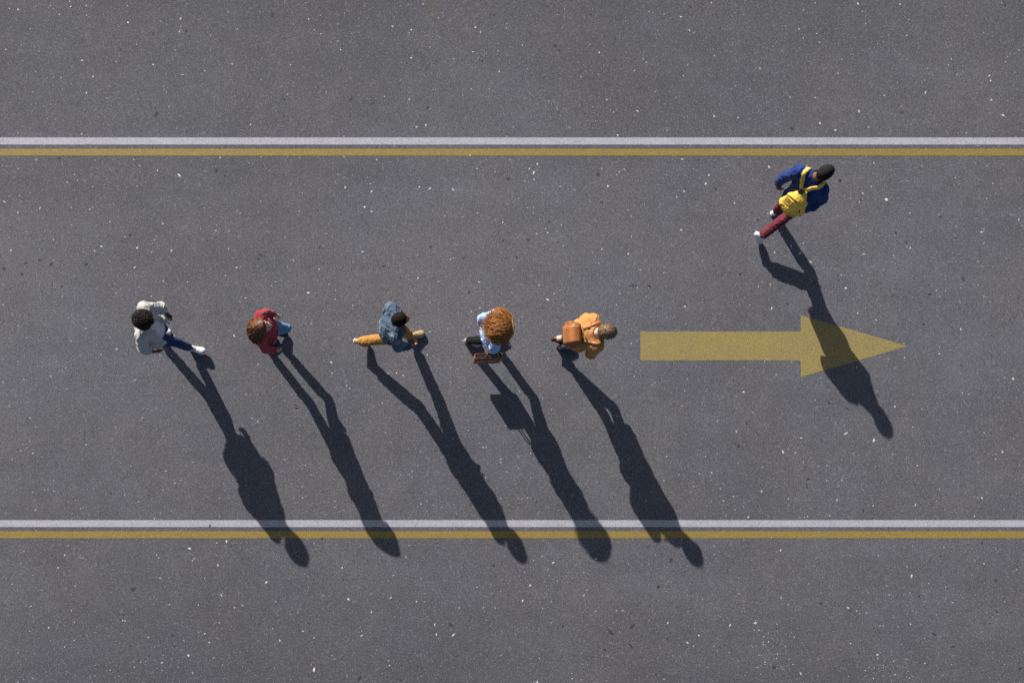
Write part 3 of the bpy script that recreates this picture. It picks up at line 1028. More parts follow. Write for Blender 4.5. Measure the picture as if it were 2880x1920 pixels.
# ==================================================================== the walkers
def cam_hit(bvh, u, v, off=0.0):
    g = G(u, v)
    o = Vector((0, 0, CAMH))
    d = (Vector(g) - o).normalized()
    h = bvh.ray_cast(o, d)
    if h[0] is None:
        return None, None
    return np.array(h[0]) + np.array(h[1]) * off, np.array(h[1])


def bvh_of(*objs):
    vs, fs, o = [], [], 0
    for ob in objs:
        loc = np.zeros(3)
        p = ob
        while p is not None:
            loc = loc + np.array(p.location)
            p = p.parent
        for vv in ob.data.vertices:
            vs.append(Vector(np.array(vv.co) + loc))
        for pl in ob.data.polygons:
            fs.append([i + o for i in pl.vertices])
        o = len(vs)
    return BVHTree.FromPolygons(vs, fs)


def ribbon(pts, nrmls, width, thick):
    """flat strap along pts, its flat side square to nrmls"""
    P, Nn = np.array(pts), np.array(nrmls)
    for _ in range(4):
        for _k in range(4):
            Nn[1:-1] = (Nn[:-2] + 2 * Nn[1:-1] + Nn[2:]) / 4
    T = np.gradient(P, axis=0)
    T /= np.linalg.norm(T, axis=1)[:, None]
    Sd = np.cross(T, Nn)
    Sd /= np.linalg.norm(Sd, axis=1)[:, None]
    Nn = np.cross(Sd, T)
    rings = []
    for x, y in ((-1, -1), (1, -1), (1, 1), (-1, 1)):
        rings.append(P + Sd * x * width / 2 + Nn * y * thick / 2)
    R4 = np.stack(rings, 1)
    n = len(P)
    v = R4.reshape(-1, 3)
    q = []
    for i in range(n - 1):
        for k in range(4):
            q.append((i * 4 + k, i * 4 + (k + 1) % 4, (i + 1) * 4 + (k + 1) % 4, (i + 1) * 4 + k))
    q.append((3, 2, 1, 0))
    e = (n - 1) * 4
    q.append((e, e + 1, e + 2, e + 3))
    return v, np.array(q)


def px_path(ctrl, n=16):
    c = np.array(ctrl, float)
    t = np.linspace(0, len(c) - 1, n)
    i = np.minimum(t.astype(int), len(c) - 2)
    f = (t - i)[:, None]
    return c[i] * (1 - f) + c[i + 1] * f


def surf_path(bvh, pts3, off):
    Q = np.array(pts3)
    for it in range(3):
        for k in range(len(Q)):
            h = bvh.find_nearest(Vector(Q[k]))
            Q[k] = np.array(h[0])
        for _ in range(3):
            Q[1:-1] = (Q[:-2] + 2 * Q[1:-1] + Q[2:]) / 4
    pts3 = Q
    P, Nn = [], []
    for p in pts3:
        h = bvh.find_nearest(Vector(p))
        nn = np.array(h[1])
        P.append(np.array(h[0]) + nn * off)
        Nn.append(nn)
    return P, Nn


def randdirs(n):
    d = RNG.normal(size=(n, 3))
    return d / np.linalg.norm(d, axis=1)[:, None]


GROUP = None


def slerp(a, b, t):
    d = np.clip((a * b).sum(-1), -0.999, 0.999)
    th = np.arccos(d)[..., None, None]
    t = t[..., None]
    a, b = a[..., None, :], b[..., None, :]
    return (np.sin((1 - t) * th) * a + np.sin(t * th) * b) / np.sin(th)


def wiggle(P, amp, freq, ph):
    """curl the strands: helix of radius amp around each path"""
    T = np.gradient(P, axis=1)
    T /= np.maximum(np.linalg.norm(T, axis=2), 1e-9)[..., None]
    U = np.cross(T, np.array([0.31, 0.52, 0.79]))
    U /= np.maximum(np.linalg.norm(U, axis=2), 1e-9)[..., None]
    V = np.cross(T, U)
    m = P.shape[1]
    s = np.linspace(0, 1, m)[None, :] * freq + ph[:, None]
    a = amp * np.minimum(1, np.linspace(0.1, 2, m))[None, :]
    return P + U * (a * np.cos(s))[..., None] + V * (a * np.sin(s))[..., None]


def taper(n, m, r, tip=0.35, var=0.4):
    return r * (1 - var / 2 + var * RNG.random((n, 1))) * np.linspace(1, tip, m)[None, :]


def head_dirs(s, d):
    return d[..., 0:1] * s.hf + d[..., 1:2] * s.hl + d[..., 2:3] * s.hu


def px(u, v, z):
    return W(u, v, z)


# ---- 1 ------------------------------------------------ open grey jacket, afro
print('walker 1')
s = Person('person with a round dark afro, open pale grey jacket, white t-shirt and navy jeans',
           1.78, -8, dict(
    pelvis=G(486, 955, .945), neck=px(407, 905, 1.46), head=px(410, 901, 1.60),
    shL=px(406, 868, 1.42), shR=px(398, 943, 1.42),
    elL=(452, 866), wrL=(466, 879), tipL=(480, 892), elR=(404, 978), wrR=(430, 988), tipR=(452, 990),
    toeL=px(482, 935, .015), anL=px(440, 931, .1), toeR=px(578, 989, .10), anR=px(538, 978, .12)), pitch=18, group='people walking on the road')
p1 = s
skin = skinmat('skin deep brown', (0.105, 0.047, 0.03))
s.curl = (0.5, 0.35)
s.build_body(skin)
s.trousers(fabric('navy denim', (0.016, 0.032, 0.105), 0.85, 0.3, patch=((0.03, 0.06, 0.17), 0.62, 6.0)), off=0.005, hem=0.050)
s.top(fabric('white jersey', (0.60, 0.64, 0.68), 0.9, 0.05), 't_shirt', off=0.012, t0=-0.02, arms=False, amp=0.004, seed=2)


def p1cut(p, s=s):
    t, x, y = s.local(p)
    w = 0.062 + 0.05 * (1 - np.clip(t, -.2, 1))
    return np.maximum(np.abs(x + 0.012) - w, 0.025 - y)


s.top(fabric('pale grey cotton', (0.41, 0.41, 0.395), 0.9, 0.10), 'jacket', off=0.032, t0=-0.12, hem=0.058, amp=0.012, cuff=(0.20, 0.42),
      sleeve=0.028, flare=0.010, cut=p1cut, collar=1.0, seed=1, freq=11)
s.shoes(fabric('white canvas', (0.62, 0.62, 0.62), 0.8, 0.06), plain('white rubber', (0.7, 0.7, 0.68), 0.6), laces=plain('navy lace', (0.08, 0.09, 0.14), 0.8))
n = 3600
d = randdirs(n * 2)
keep = (d[:, 2] > -0.55) & (d[:, 0] < 0.80 - 0.0 * d[:, 2]) & ~((d[:, 0] > 0.62) & (d[:, 2] < 0.25))
d = d[keep][:n]
dw = head_dirs(s, d)
c0 = s.hc + s.hu * 0.045 - s.hf * 0.03
rad = np.array([0.128, 0.116, 0.112])
lump = 1 + 0.10 * noise3(d * 4.2)[:, None] + 0.05 * noise3(d * 9.0 + 5)[:, None]
R_ = np.linalg.norm(d * rad, axis=1)[:, None] * (0.93 + 0.09 * RNG.random((len(d), 1))) * lump
ctr = c0 + dw * (R_ * (0.90 + 0.10 * RNG.random((len(d), 1))))
u_ = randdirs(len(d)); w_ = np.cross(u_, randdirs(len(d))); w_ /= np.linalg.norm(w_, axis=1)[:, None]
th = np.linspace(0, 8.5, 12)
rr = (0.006 + 0.007 * RNG.random((len(d), 1)))[..., None]
P = ctr[:, None, :] + rr * (np.cos(th)[None, :, None] * u_[:, None, :] + np.sin(th)[None, :, None] * w_[:, None, :]) + dw[:, None, :] * np.linspace(-.006, .008, 12)[None, :, None]
tv = tubes(P, taper(len(d), 12, 0.0030, 0.8), 4)
F = Field(0.006, 0.02)
F.add(ell(c0, np.array([s.hf, s.hl, s.hu]), rad * 0.93))
F.sub(lambda p, s=s: np.maximum(0.055 - (p - s.hc) @ s.hf, (p - s.hc) @ s.hu - 0.05), 0.01)
v, q = F.mesh()
v = folds(v, q, 0.010, 22, 0.5, 3)
mkmesh('hair', *merge([(v, q), tv]), hairmat('dark afro hair', (0.012, 0.008, 0.006), (0.055, 0.038, 0.024), 0.75), s.root, s.origin)

# ---- 2 ------------------------------------------------ red sweater, long auburn hair
print('walker 2')
s = Person('person in a red knitted sweater and light blue jeans with long brown hair',
           1.66, 2, dict(
    pelvis=G(777, 957, .905), neck=px(733, 921, 1.39), head=px(739, 918, 1.535),
    shL=px(730, 888, 1.345), shR=px(731, 957, 1.345),
    elL=(748, 880), wrL=(771, 883), tipL=(781, 888), elR=(746, 981), wrR=(774, 987), tipR=(789, 987),
    toeL=px(808, 940, .02), anL=px(788, 936, .12), toeR=px(786, 961, .015), anR=px(744, 962, .1)), female=True, pitch=-3, headyaw=8, group='people walking on the road')
s.curl = (0.6, 0.4)
s.build_body(skinmat('skin fair', (0.52, 0.33, 0.24)))
s.trousers(fabric('light blue denim', (0.115, 0.225, 0.40), 0.85, 0.18, patch=((0.24, 0.36, 0.52), 0.62, 5.0)), off=0.008, hem=0.046)
s.top(fabric('red knit', (0.30, 0.026, 0.040), 0.9, 0.2, 140.0, 0.6, sheen=0.12), 'sweater', off=0.014, t0=-0.06, hem=0.004, amp=0.007, sleeve=0.015, cuff=(0.93, 0.93), collar=0.6, seed=4)
s.shoes(plain('black canvas', (0.012, 0.012, 0.013), 0.7), plain('black rubber', (0.02, 0.02, 0.02), 0.6), wid=.92)
ax = np.array([s.hf, s.hl, s.hu])
F = Field(0.006, 0.03)
s.hair_cap(F, 0.014, 0.050, -0.16)
F.ops = [o for o in F.ops if o[0] == 'u']
c2 = s.hc - s.fwd * 0.088 - s.left * 0.030 - s.up * 0.085
rad2 = np.array([0.104, 0.128, 0.140])
F.add(ell(c2, np.array([s.fwd, s.left, s.up]), rad2 * 0.90), 0.04)
F.sub(lambda p, s=s: np.maximum(0.0 - (p - s.hc) @ s.hf, ((p - s.hc) @ s.hu) - 0.045 - 0.9 * ((p - s.hc) @ s.hf)) , 0.01)
bv = F.mesh()
n = 1900
m = 16
r0 = np.stack([0.30 - 1.0 * RNG.random(n), RNG.normal(0.05, .16, n), np.full(n, 0.75)], 1)
r0 /= np.linalg.norm(r0, axis=1)[:, None]
ck = np.stack([-1.0 + 1.0 * RNG.random(70), RNG.uniform(-1, 1, 70), -0.95 * RNG.random(70) - .05], 1)
ck /= np.linalg.norm(ck, axis=1)[:, None]
ci = RNG.integers(0, 70, n)
sgn = np.sign(ck[ci][:, 1:2])
r0[:, 1:2] = np.abs(r0[:, 1:2]) * sgn * 0.8 + 0.05
r1 = ck[ci] + RNG.normal(0, .10, (n, 3))
r1 /= np.linalg.norm(r1, axis=1)[:, None]
tt = np.linspace(0, 1, m)
arc = slerp(r0, r1, np.tile(tt, (n, 1)))
rad1 = np.array([0.113, 0.093, 0.108])
c1 = s.hc + s.hu * 0.020 - s.hf * 0.014
bl = np.clip((tt - 0.25) / 0.6, 0, 1)[None, :, None]
lift = 1.0 + 0.05 * RNG.random((n, 1, 1)) + 0.26 * RNG.random((n, 1, 1)) ** 1.5 * np.linspace(0, 1, m)[None, :, None] ** 2
a1, a2 = arc * rad1 * lift, arc * rad2 * lift
Pa = c1 + a1[..., 0:1] * s.hf + a1[..., 1:2] * s.hl + a1[..., 2:3] * s.hu
Pb = c2 + a2[..., 0:1] * s.fwd + a2[..., 1:2] * s.left + a2[..., 2:3] * s.up
P = Pa * (1 - bl) + Pb * bl
P[:, -4:] -= s.up * (np.linspace(0.01, 0.05, 4)[None, :, None] * RNG.random((n, 1, 1)))
ww = np.linspace(0, 1, m)[None, :, None]
P = P * (1 - ww) + wiggle(P, 0.011, 13.0, 1.2 * RNG.random(n) + ci * 2.3) * ww
tv = tubes(P, taper(n, m, 0.0040, 0.6), 4)
mkmesh('hair', *merge([bv, tv]), hairmat('brown auburn hair', (0.045, 0.020, 0.009), (0.30, 0.130, 0.050), 0.36), s.root, s.origin)
p2 = s

# ---- 3 ------------------------------------------------ denim jacket, mustard trousers
print('walker 3')
s = Person('person in a faded blue denim jacket, mustard trousers and tan lace up shoes',
           1.77, 4, dict(
    pelvis=G(1096, 954, .965), neck=px(1119, 905, 1.485), head=px(1128, 898, 1.635),
    shL=px(1106, 872, 1.435), shR=px(1112, 944, 1.435),
    elL=(1096, 864), wrL=(1086, 876), tipL=(1083, 884), elR=(1120, 974), wrR=(1153, 974), tipR=(1173, 968),
    toeL=px(1194, 936, .04), anL=px(1150, 944, .13), toeR=px(1034, 968, .015), anR=px(1012, 959, .23)), pitch=-2, headyaw=8, group='people walking on the road')
s.curl = (0.4, 0.85)
s.build_body(skinmat('skin brown', (0.20, 0.095, 0.055)))
s.trousers(fabric('mustard cotton', (0.36, 0.175, 0.040), 0.85, 0.15), off=0.012, hem=0.060, amp=0.008, hemt=(0.86, 0.95), knee=0.006)
s.top(fabric('red jersey', (0.16, 0.018, 0.030), 0.9, 0.1), 't_shirt', off=0.012, t0=0.0, arms=False, amp=0.003, seed=3)


def p3cut(p, s=s):
    t, x, y = s.local(p)
    w = 0.012 + 0.06 * np.clip((t - .55) / .4, 0, 1)
    return np.maximum(np.abs(x) - w, 0.03 - y)


s.top(fabric('faded blue denim', (0.052, 0.082, 0.122), 0.85, 0.3, 220, 0.4, patch=((0.155, 0.21, 0.25), 0.56, 7.0)), 'jacket', off=0.028, t0=-0.10, hem=0.014,
      amp=0.012, cuff=(0.96, 0.90), sleeve=0.022, cut=p3cut, collar=1.2, seed=6, freq=11)
s.shoes(leather('tan suede', (0.42, 0.27, 0.13), 0.7), plain('cream crepe sole', (0.55, 0.42, 0.28), 0.8), laces=plain('brown lace', (0.12, 0.06, 0.03), 0.8))
F = Field(0.005, 0.015)
s.hair_cap(F, 0.013, 0.088, -0.045)
v, q = F.mesh()
v = folds(v, q, 0.0022, 70, 0.3, 3.0)
mkmesh('hair', v, q, hairmat('black cropped hair', (0.007, 0.005, 0.004), (0.015, 0.011, 0.009), 0.85, 0.12), s.root, s.origin)
p3 = s

# ---- 4 ------------------------------------------------ ginger curls, light blue shirt
print('walker 4')
s = Person('person with a big mane of curly ginger hair, light blue shirt and black trousers',
           1.65, 0, dict(
    pelvis=G(1364, 960, .87), neck=G(1363, 963, 1.385), head=px(1412, 917, 1.49),
    shL=px(1396, 886, 1.335), shR=px(1398, 957, 1.335),
    elL=(1364, 893), wrL=(1353, 898), tipL=(1349, 906), elR=(1391, 976), wrR=(1386, 990), tipR=(1384, 997),
    toeR=px(1353, 969, .015), anR=px(1316, 957, .1), toeL=px(1426, 947, .03), anL=px(1384, 951, .11)), female=True, pitch=12, group='people walking on the road')
s.curl = (0.5, 0.85)
s.build_body(skinmat('skin warm brown', (0.30, 0.14, 0.09)))
s.trousers(fabric('black cotton', (0.006, 0.006, 0.0062), 0.9, 0.2, sheen=0.0), off=0.008, hem=0.048)
s.top(fabric('light blue shirt cotton', (0.31, 0.46, 0.74), 0.85, 0.08), 'shirt', off=0.026, t0=-0.16, hem=0.030, amp=0.011, sleeve=0.022, cuff=(0.9, 0.50), flare=0.008,
      collar=1.0, seed=9, freq=11)
s.shoes(fabric('grey blue canvas', (0.22, 0.32, 0.38), 0.85, 0.1), plain('pale rubber', (0.45, 0.50, 0.52), 0.7), wid=.92)
ax = np.array([s.hf, s.hl, s.hu])
c0 = s.hc - s.hf * 0.020 - s.hl * 0.012 + s.hu * 0.005
rad = np.array([0.172, 0.188, 0.150])
F = Field(0.007, 0.03)
F.add(ell(c0, ax, rad * 0.84))
F.sub(lambda p, s=s: np.maximum(np.maximum(0.060 - (p - s.hc) @ s.hf, (p - s.hc) @ s.hu - 0.05), np.abs((p - s.hc) @ s.hl) - 0.07), 0.02)
v, q = F.mesh()
v = folds(v, q, 0.020, 14, 0.6, 2.0)
parts = [(v, q)]
n = 4600
r0 = np.stack([RNG.uniform(-0.1, 0.95, n), RNG.normal(0, 0.45, n), np.full(n, 0.75)], 1)
r0 /= np.linalg.norm(r0, axis=1)[:, None]
r1 = r0 + np.stack([-0.55 - 0.9 * RNG.random(n), RNG.normal(0, .35, n) + 1.1 * r0[:, 1], -0.35 * RNG.random(n) - .25], 1)
r1 /= np.linalg.norm(r1, axis=1)[:, None]
ck = r1[:110]
ci = np.argmax(r1 @ ck.T, axis=1)
r1 = r1 * 0.35 + ck[ci] * 0.65
r1 /= np.linalg.norm(r1, axis=1)[:, None]
ckl = (RNG.random(110) - .35)[ci][:, None]
arc = slerp(r0, r1, np.linspace(0, 1, 14)[None, :].repeat(n, 0))
ro = (0.84 + 0.20 * RNG.random((n, 1)) + np.linspace(0, 0.10, 14)[None, :] + ckl * np.linspace(0, 0.38, 14)[None, :])[..., None]
a_ = arc * rad * ro
P = c0 + a_[..., 0:1] * s.hf + a_[..., 1:2] * s.hl + a_[..., 2:3] * s.hu
P = wiggle(P, 0.0045, 17.0, RNG.random(n) * 6.28)
parts.append(tubes(P, taper(n, 14, 0.0027, 0.45), 4))
# frizz standing off the outline
n = 2200
d = randdirs(n * 2)
d = d[(d[:, 2] > -0.75) & (d[:, 2] < 0.35) & ~((d[:, 0] > 0.6) & (d[:, 2] < 0.3))][:n]
n = len(d)
tt = np.linspace(0.70, 1.0, 9)
rr = (0.96 + 0.24 * RNG.random((n, 1)) ** 1.5 + 0.10 * noise3(d * 3.5)[:, None]) * tt[None, :]
a_ = (d * rad)[:, None, :] * rr[..., None]
P = c0 + a_[..., 0:1] * s.hf + a_[..., 1:2] * s.hl + a_[..., 2:3] * s.hu
P = P - s.hf * 0.035 * (tt[None, :, None] - .7) / .3 + head_dirs(s, RNG.normal(size=(n, 3)))[:, None, :] * (tt[None, :, None] - .7) * 0.06
P = wiggle(P, 0.007, 16.0, RNG.random(n) * 6.28)
parts.append(tubes(P, taper(n, 9, 0.0024, 0.4), 4))
HG = hairmat('curly ginger hair', (0.21, 0.072, 0.018), (0.62, 0.28, 0.075), 0.5)
hair4 = mkmesh('hair', *merge(parts), HG, s.root, s.origin)
# plaited band across the crown
t = np.linspace(-1, 1, 40)
ps = []
for ph in (0, 2.1, 4.2):
    th = t * 0.62
    b_ = np.stack([np.full(40, 0.62) - 0.12 * t, np.sin(th) * 1.0, np.cos(th) * 0.80], 1)
    b_ /= np.linalg.norm(b_, axis=1)[:, None]
    b_ = b_ * rad * (1.07 + 0.035 * np.sin(t * 22 + ph))[:, None]
    b_[:, 0] += 0.006 * np.cos(t * 22 + ph)
    ps.append(c0 + b_[:, 0:1] * s.hf + b_[:, 1:2] * s.hl + b_[:, 2:3] * s.hu)
v, q = tubes(np.array(ps), np.full((3, 40), 0.0060), 6)
mkmesh('plait', v, q, hairmat('pale ginger plait', (0.25, 0.12, 0.04), (0.6, 0.36, 0.15), 0.5), hair4, s.origin)
p4 = s
# briefcase in the right hand
hnd = s.wrR + nrm(s.tipR - s.wrR) * 0.085
bf = nrm(np.array([1, 0.035, 0]))
bs = np.array([-bf[1], bf[0], 0])
tl = math.radians(9)
bz = bs * math.sin(tl) + np.array([0, 0, math.cos(tl)])
bs = np.cross(bz, bf)
top = hnd + bf * -0.020 + bs * 0.035 + bz * -0.215
h_, w_, t_ = 0.27, 0.375, 0.07
base = top - bz * h_
base = np.array([base[0], base[1], base[2]])
br = thing('briefcase', 'brown leather briefcase, open at the top, in the hand of the ginger haired walker', 'briefcase', base)
LB = leather('brown leather', (0.26, 0.115, 0.058), 0.5)
ax = np.array([bf, bs, bz])
F = Field(0.004, 0.01)
F.add(loft(base, base + bz * h_, bf, bf, w_ / 2, w_ / 2, t_ / 2, t_ / 2 * .8)) if False else None
F.add(rbox(base + bz * h_ / 2, ax, (w_ / 2, t_ / 2, h_ / 2), 0.014))
F.sub(rbox(base + bz * (h_ / 2 + 0.03), ax, (w_ / 2 - 0.010, t_ / 2 - 0.008, h_ / 2), 0.008)[0], 0.003)
v, q = F.mesh()
v = relax(v, q, 1, .4)
v = folds(v, q, 0.0025, 9, .5, 1)
mkmesh('shell', v, q, LB, br, base)
# side gusset edges, front pocket, handles
F = Field(0.004, 0.006)
F.add(rbox(base - bs * (t_ / 2 + 0.004) + bz * 0.115, ax, (w_ / 2 - 0.03, 0.009, 0.095), 0.006))
v, q = F.mesh()
mkmesh('pocket', v, q, leather('brown leather pocket', (0.23, 0.10, 0.050), 0.5), br, base)
for sg in (-1, 1):
    a = np.linspace(0, math.pi, 22)
    pts = [base + bz * (h_ - 0.035) + bs * sg * (t_ / 2 + 0.002) + bf * (0.035 + 0.085 * -math.cos(x)) + bz * 0.258 * math.sin(x) ** .7 - bs * sg * (t_ / 2 - 0.006) * math.sin(x) ** .7 for x in a]
    v, q = tubes(np.array([pts]), np.full((1, 22), 0.0075), 8)
    mkmesh('handle', v, q, leather('handle leather', (0.26, 0.115, 0.055), 0.45), br, base)
cl = base - bs * (t_ / 2 + 0.015) + bz * 0.20 + bf * 0.02
F = Field(0.002, 0.002)
F.add(rbox(cl, ax, (0.022, 0.004, 0.012), 0.003))
v, q = F.mesh()
mkmesh('clasp', v, q, plain('clasp steel', (0.6, 0.58, 0.55), 0.3, 1.0), br, base)
lp = thing('laptop', 'thin black laptop standing upright inside the open briefcase', 'laptop', base + bz * 0.012)
F = Field(0.003, 0.003)
F.add(rbox(base + bz * 0.150 + bs * 0.004, ax, (0.165, 0.009, 0.130), 0.006))
v, q = F.mesh()
mkmesh('case', v, q, plain('black plastic', (0.012, 0.012, 0.013), 0.18), lp, base + bz * 0.012)
F = Field(0.0025, 0.002)
F.add(rbox(base + bz * 0.150 - bs * 0.009, ax, (0.158, 0.0035, 0.126), 0.003))
v, q = F.mesh()
mkmesh('lid', v, q, plain('grey aluminium', (0.5, 0.5, 0.5), 0.3, 0.9), lp, base + bz * 0.012)

# ---- 5 ------------------------------------------------ tan jacket, leather backpack
print('walker 5')
s = Person('person with short sandy hair in a tan orange jacket and dark jeans',
           1.76, -2, dict(
    pelvis=G(1584, 971, .965), neck=px(1676, 935, 1.44), head=px(1705, 933, 1.565),
    shL=px(1668, 901, 1.385), shR=px(1678, 971, 1.385),
    elL=(1648, 898), wrL=(1648, 902), tipL=(1650, 905), elR=(1663, 994), wrR=(1668, 985), tipR=(1670, 980),
    toeR=px(1618, 979, .015), anR=px(1577, 974, .1), toeL=px(1582, 958, .02), anL=px(1568, 950, .28)), pitch=32, headyaw=-3, group='people walking on the road')
s.build_body(skinmat('skin pale', (0.60, 0.40, 0.30)))
s.trousers(fabric('dark blue denim', (0.028, 0.040, 0.070), 0.85, 0.25), off=0.003, hem=0.046, hemt=(0.80, 0.90))
jk5 = s.top(fabric('tan cotton', (0.45, 0.21, 0.066), 0.85, 0.12), 'jacket', off=0.034, t0=-0.12, hem=0.016, amp=0.008, sleeve=0.028, cuff=(0.97, 0.97), collar=1.0, seed=12, freq=10)
s.shoes(leather('dark brown leather', (0.060, 0.028, 0.016), 0.45), plain('brown sole', (0.05, 0.03, 0.02), 0.7))
ax = np.array([s.hf, s.hl, s.hu])
F = Field(0.005, 0.02)
s.hair_cap(F, 0.016, 0.040, -0.075, [(ell(s.hc + s.hf * 0.070 + s.hu * 0.055, ax, (0.045, 0.062, 0.040)))])
v, q = F.mesh()
v = folds(v, q, 0.004, 30, 0.5, 5.0)
n = 1500
w0 = nrm(np.array([-0.86, -0.08, 0.62]))
r1 = np.stack([RNG.uniform(-1, 1, n), RNG.uniform(-1, 1, n), RNG.uniform(-0.15, 1, n)], 1)
r1 /= np.linalg.norm(r1, axis=1)[:, None]
r1[:, 2] += np.where(r1[:, 0] > 0, 0.35 * r1[:, 0], 0)
r1 /= np.linalg.norm(r1, axis=1)[:, None]
r0 = np.tile(w0, (n, 1))
t0 = np.where(RNG.random(n) < .25, 0.03, RNG.uniform(0.05, 0.8, n))
tt = t0[:, None] + np.linspace(0, 0.42, 8)[None, :]
arc = slerp(r0, r1, tt)
# swirl about the whorl
sw = 0.5 * np.linspace(0, 1, 8)[None, :, None] * np.cross(arc, w0)
arc = arc + sw * 0.5
arc /= np.linalg.norm(arc, axis=2)[..., None]
sk = np.array([0.114, 0.093, 0.109])
lift = 1 + (0.01 + 0.10 * RNG.random((n, 1, 1))) * np.linspace(0.2, 1, 8)[None, :, None]
a_ = arc * sk * lift
a_[..., 0] += np.where(arc[..., 0] > .45, (arc[..., 0] - .45) * 0.035, 0)
bc = s.hc + s.hu * 0.020 - s.hf * 0.014
P = bc + a_[..., 0:1] * s.hf + a_[..., 1:2] * s.hl + a_[..., 2:3] * s.hu
okm = (((P[:, -1] - s.hc) @ s.hu) > -0.06 + (((P[:, -1] - s.hc) @ s.hf) + .09) * 0.55)
P = P[okm]
n = len(P)
tv = tubes(P, taper(n, 8, 0.0050, 0.4), 4)
mkmesh('hair', *merge([(v, q), tv]), hairmat('sandy brown hair', (0.085, 0.056, 0.032), (0.42, 0.29, 0.165), 0.42), s.root, s.origin)
p5 = s


def back_frame(s, t, gap):
    c, sd = s.sp(t)
    a = nrm(s.N - s.P)
    sd = nrm(sd - a * (sd @ a))
    fw = np.cross(sd, a)
    return c - fw * gap, sd, fw, a


def shoulder_strap(root, s, bvh, first, sg, mat, width, name='strap', o=None, via=()):
    """strap from the pack over the shoulder and down the chest, lying on the jacket"""
    c, sd, fw, a = back_frame(s, .9, 0)
    pts = [np.array(p) for p in first]
    sh = s.N * 0.42 + (s.shL if sg > 0 else s.shR) * 0.58
    if not via:
        pts += [sh - fw * 0.085 - a * 0.02, sh + a * 0.12]
    pts += [sh + fw * 0.10 + a * 0.02, sh + fw * 0.2 - a * 0.12 + sd * sg * .02, sh + fw * 0.2 - a * 0.27 + sd * sg * 0.05, sh + fw * 0.08 - a * 0.36 + sd * sg * 0.10]
    P, Nn = surf_path(bvh, px_path(pts, 40), 0.007)
    v, q = ribbon(P, Nn, width, 0.005)
    return mkmesh(name, v, q, mat, root, o, smooth=False)


# leather backpack
s = p5
c, sd, fw, a = back_frame(s, .63, 0.218)
bo = c - a * 0.2
bp5 = thing('backpack', 'brown leather backpack with a smooth rounded flap on the back of a tan jacket', 'backpack', bo)
LP = leather('tan leather', (0.27, 0.100, 0.030), 0.40)
ax = np.array([sd, fw, a])
F = Field(0.005, 0.02)
F.add(rbox(c, ax, (0.140, 0.068, 0.165), 0.050))
F.add(rbox(c - a * 0.05 + sd * 0.150, ax, (0.020, 0.040, 0.080), 0.02))
F.add(rbox(c - a * 0.05 - sd * 0.150, ax, (0.020, 0.040, 0.080), 0.02))
v, q = F.mesh()
v = relax(v, q, 1, .4)
v = folds(v, q, 0.004, 10, .5, 2)
mkmesh('bag', v, q, LP, bp5, bo)
# flap: shell over top and back face
F = Field(0.004, 0.008)
F.add(rbox(c + a * 0.020 - fw * 0.012, ax, (0.137, 0.074, 0.158), 0.062))
F.sub(rbox(c - a * 0.006 + fw * 0.004, ax, (0.30, 0.078, 0.174), 0.045)[0], 0.003)
F.sub(lambda p, c=c, a=a, sd=sd: (p - c) @ a + 0.135 - 0.9 * ((p - c) @ sd) ** 2 * -2.2, 0.004)
v, q = F.mesh()
v = relax(v, q, 1, .4)
fl = mkmesh('flap', v, q, leather('tan leather flap', (0.40, 0.155, 0.046), 0.36), bp5, bo)
bv5 = bvh_of(jk5)
for sg, pp in ((1, [(1637, 926), (1650, 922), (1668, 914), (1683, 908)]), (-1, [(1640, 958), (1655, 962), (1672, 966), (1686, 967)])):
    f3 = []
    for u, vv in pp:
        h, nn = cam_hit(bv5, u, vv, 0.0)
        if h is not None:
            f3.append(h)
    shoulder_strap(bp5, s, bv5, f3, sg, LP, 0.036, o=bo, via=(1,))
x = np.linspace(0, math.pi, 14)
pts = [c + a * (0.175 + 0.035 * math.sin(t)) + sd * 0.05 * math.cos(t) + fw * 0.055 for t in x]
v, q = tubes(np.array([pts]), np.full((1, 14), 0.008), 8)
mkmesh('handle', v, q, LP, bp5, bo)

# ---- 6 ------------------------------------------------ blue sweater, yellow backpack
print('walker 6')
s = Person('person in a royal blue sweater, burgundy trousers and white shoes, walking apart from the queue',
           1.78, 50, dict(
    pelvis=G(2152, 617, .93), neck=px(2293, 498, 1.48), head=px(2320, 486, 1.64),
    shL=px(2246, 483, 1.44), shR=px(2311, 536, 1.44),
    elL=(2206, 499), wrL=(2189, 515), tipL=(2189, 532), elR=(2313, 558), wrR=(2281, 588), tipR=(2266, 598),
    toeR=px(2137, 680, .015), anR=px(2144, 661, .25), toeL=px(2206, 567, .015), anL=px(2182, 595, .1)), pitch=16, headyaw=-14, group='people walking on the road')
s.curl = (0.7, 0.5)
s.build_body(skinmat('skin mid brown', (0.20, 0.09, 0.055)))
s.trousers(fabric('burgundy cotton', (0.125, 0.018, 0.030), 0.85, 0.2), off=0.012, hem=0.058, amp=0.008, hemt=(0.93, 1.0))
jk6 = s.top(fabric('royal blue knit', (0.010, 0.030, 0.150), 0.9, 0.2, 140, 0.4), 'sweater', off=0.026, t0=-0.10, hem=0.012, amp=0.009, sleeve=0.022, cuff=(0.97, 0.97), collar=0.6, seed=15, freq=11)
s.shoes(leather('white leather', (0.70, 0.70, 0.68), 0.5), plain('white rubber sole', (0.66, 0.66, 0.64), 0.6), laces=None)
F = Field(0.005, 0.015)
s.hair_cap(F, 0.011, 0.045, -0.055)
v, q = F.mesh()
v = folds(v, q, 0.002, 80, 0.3, 8.0)
mkmesh('hair', v, q, hairmat('black hair', (0.006, 0.006, 0.006), (0.014, 0.013, 0.012), 0.85, 0.12), s.root, s.origin)
p6 = s
c, sd, fw, a = back_frame(s, .46, 0.220)
bt, sdt, fwt, at_ = back_frame(s, .83, 0.150)
bo = c - a * 0.2
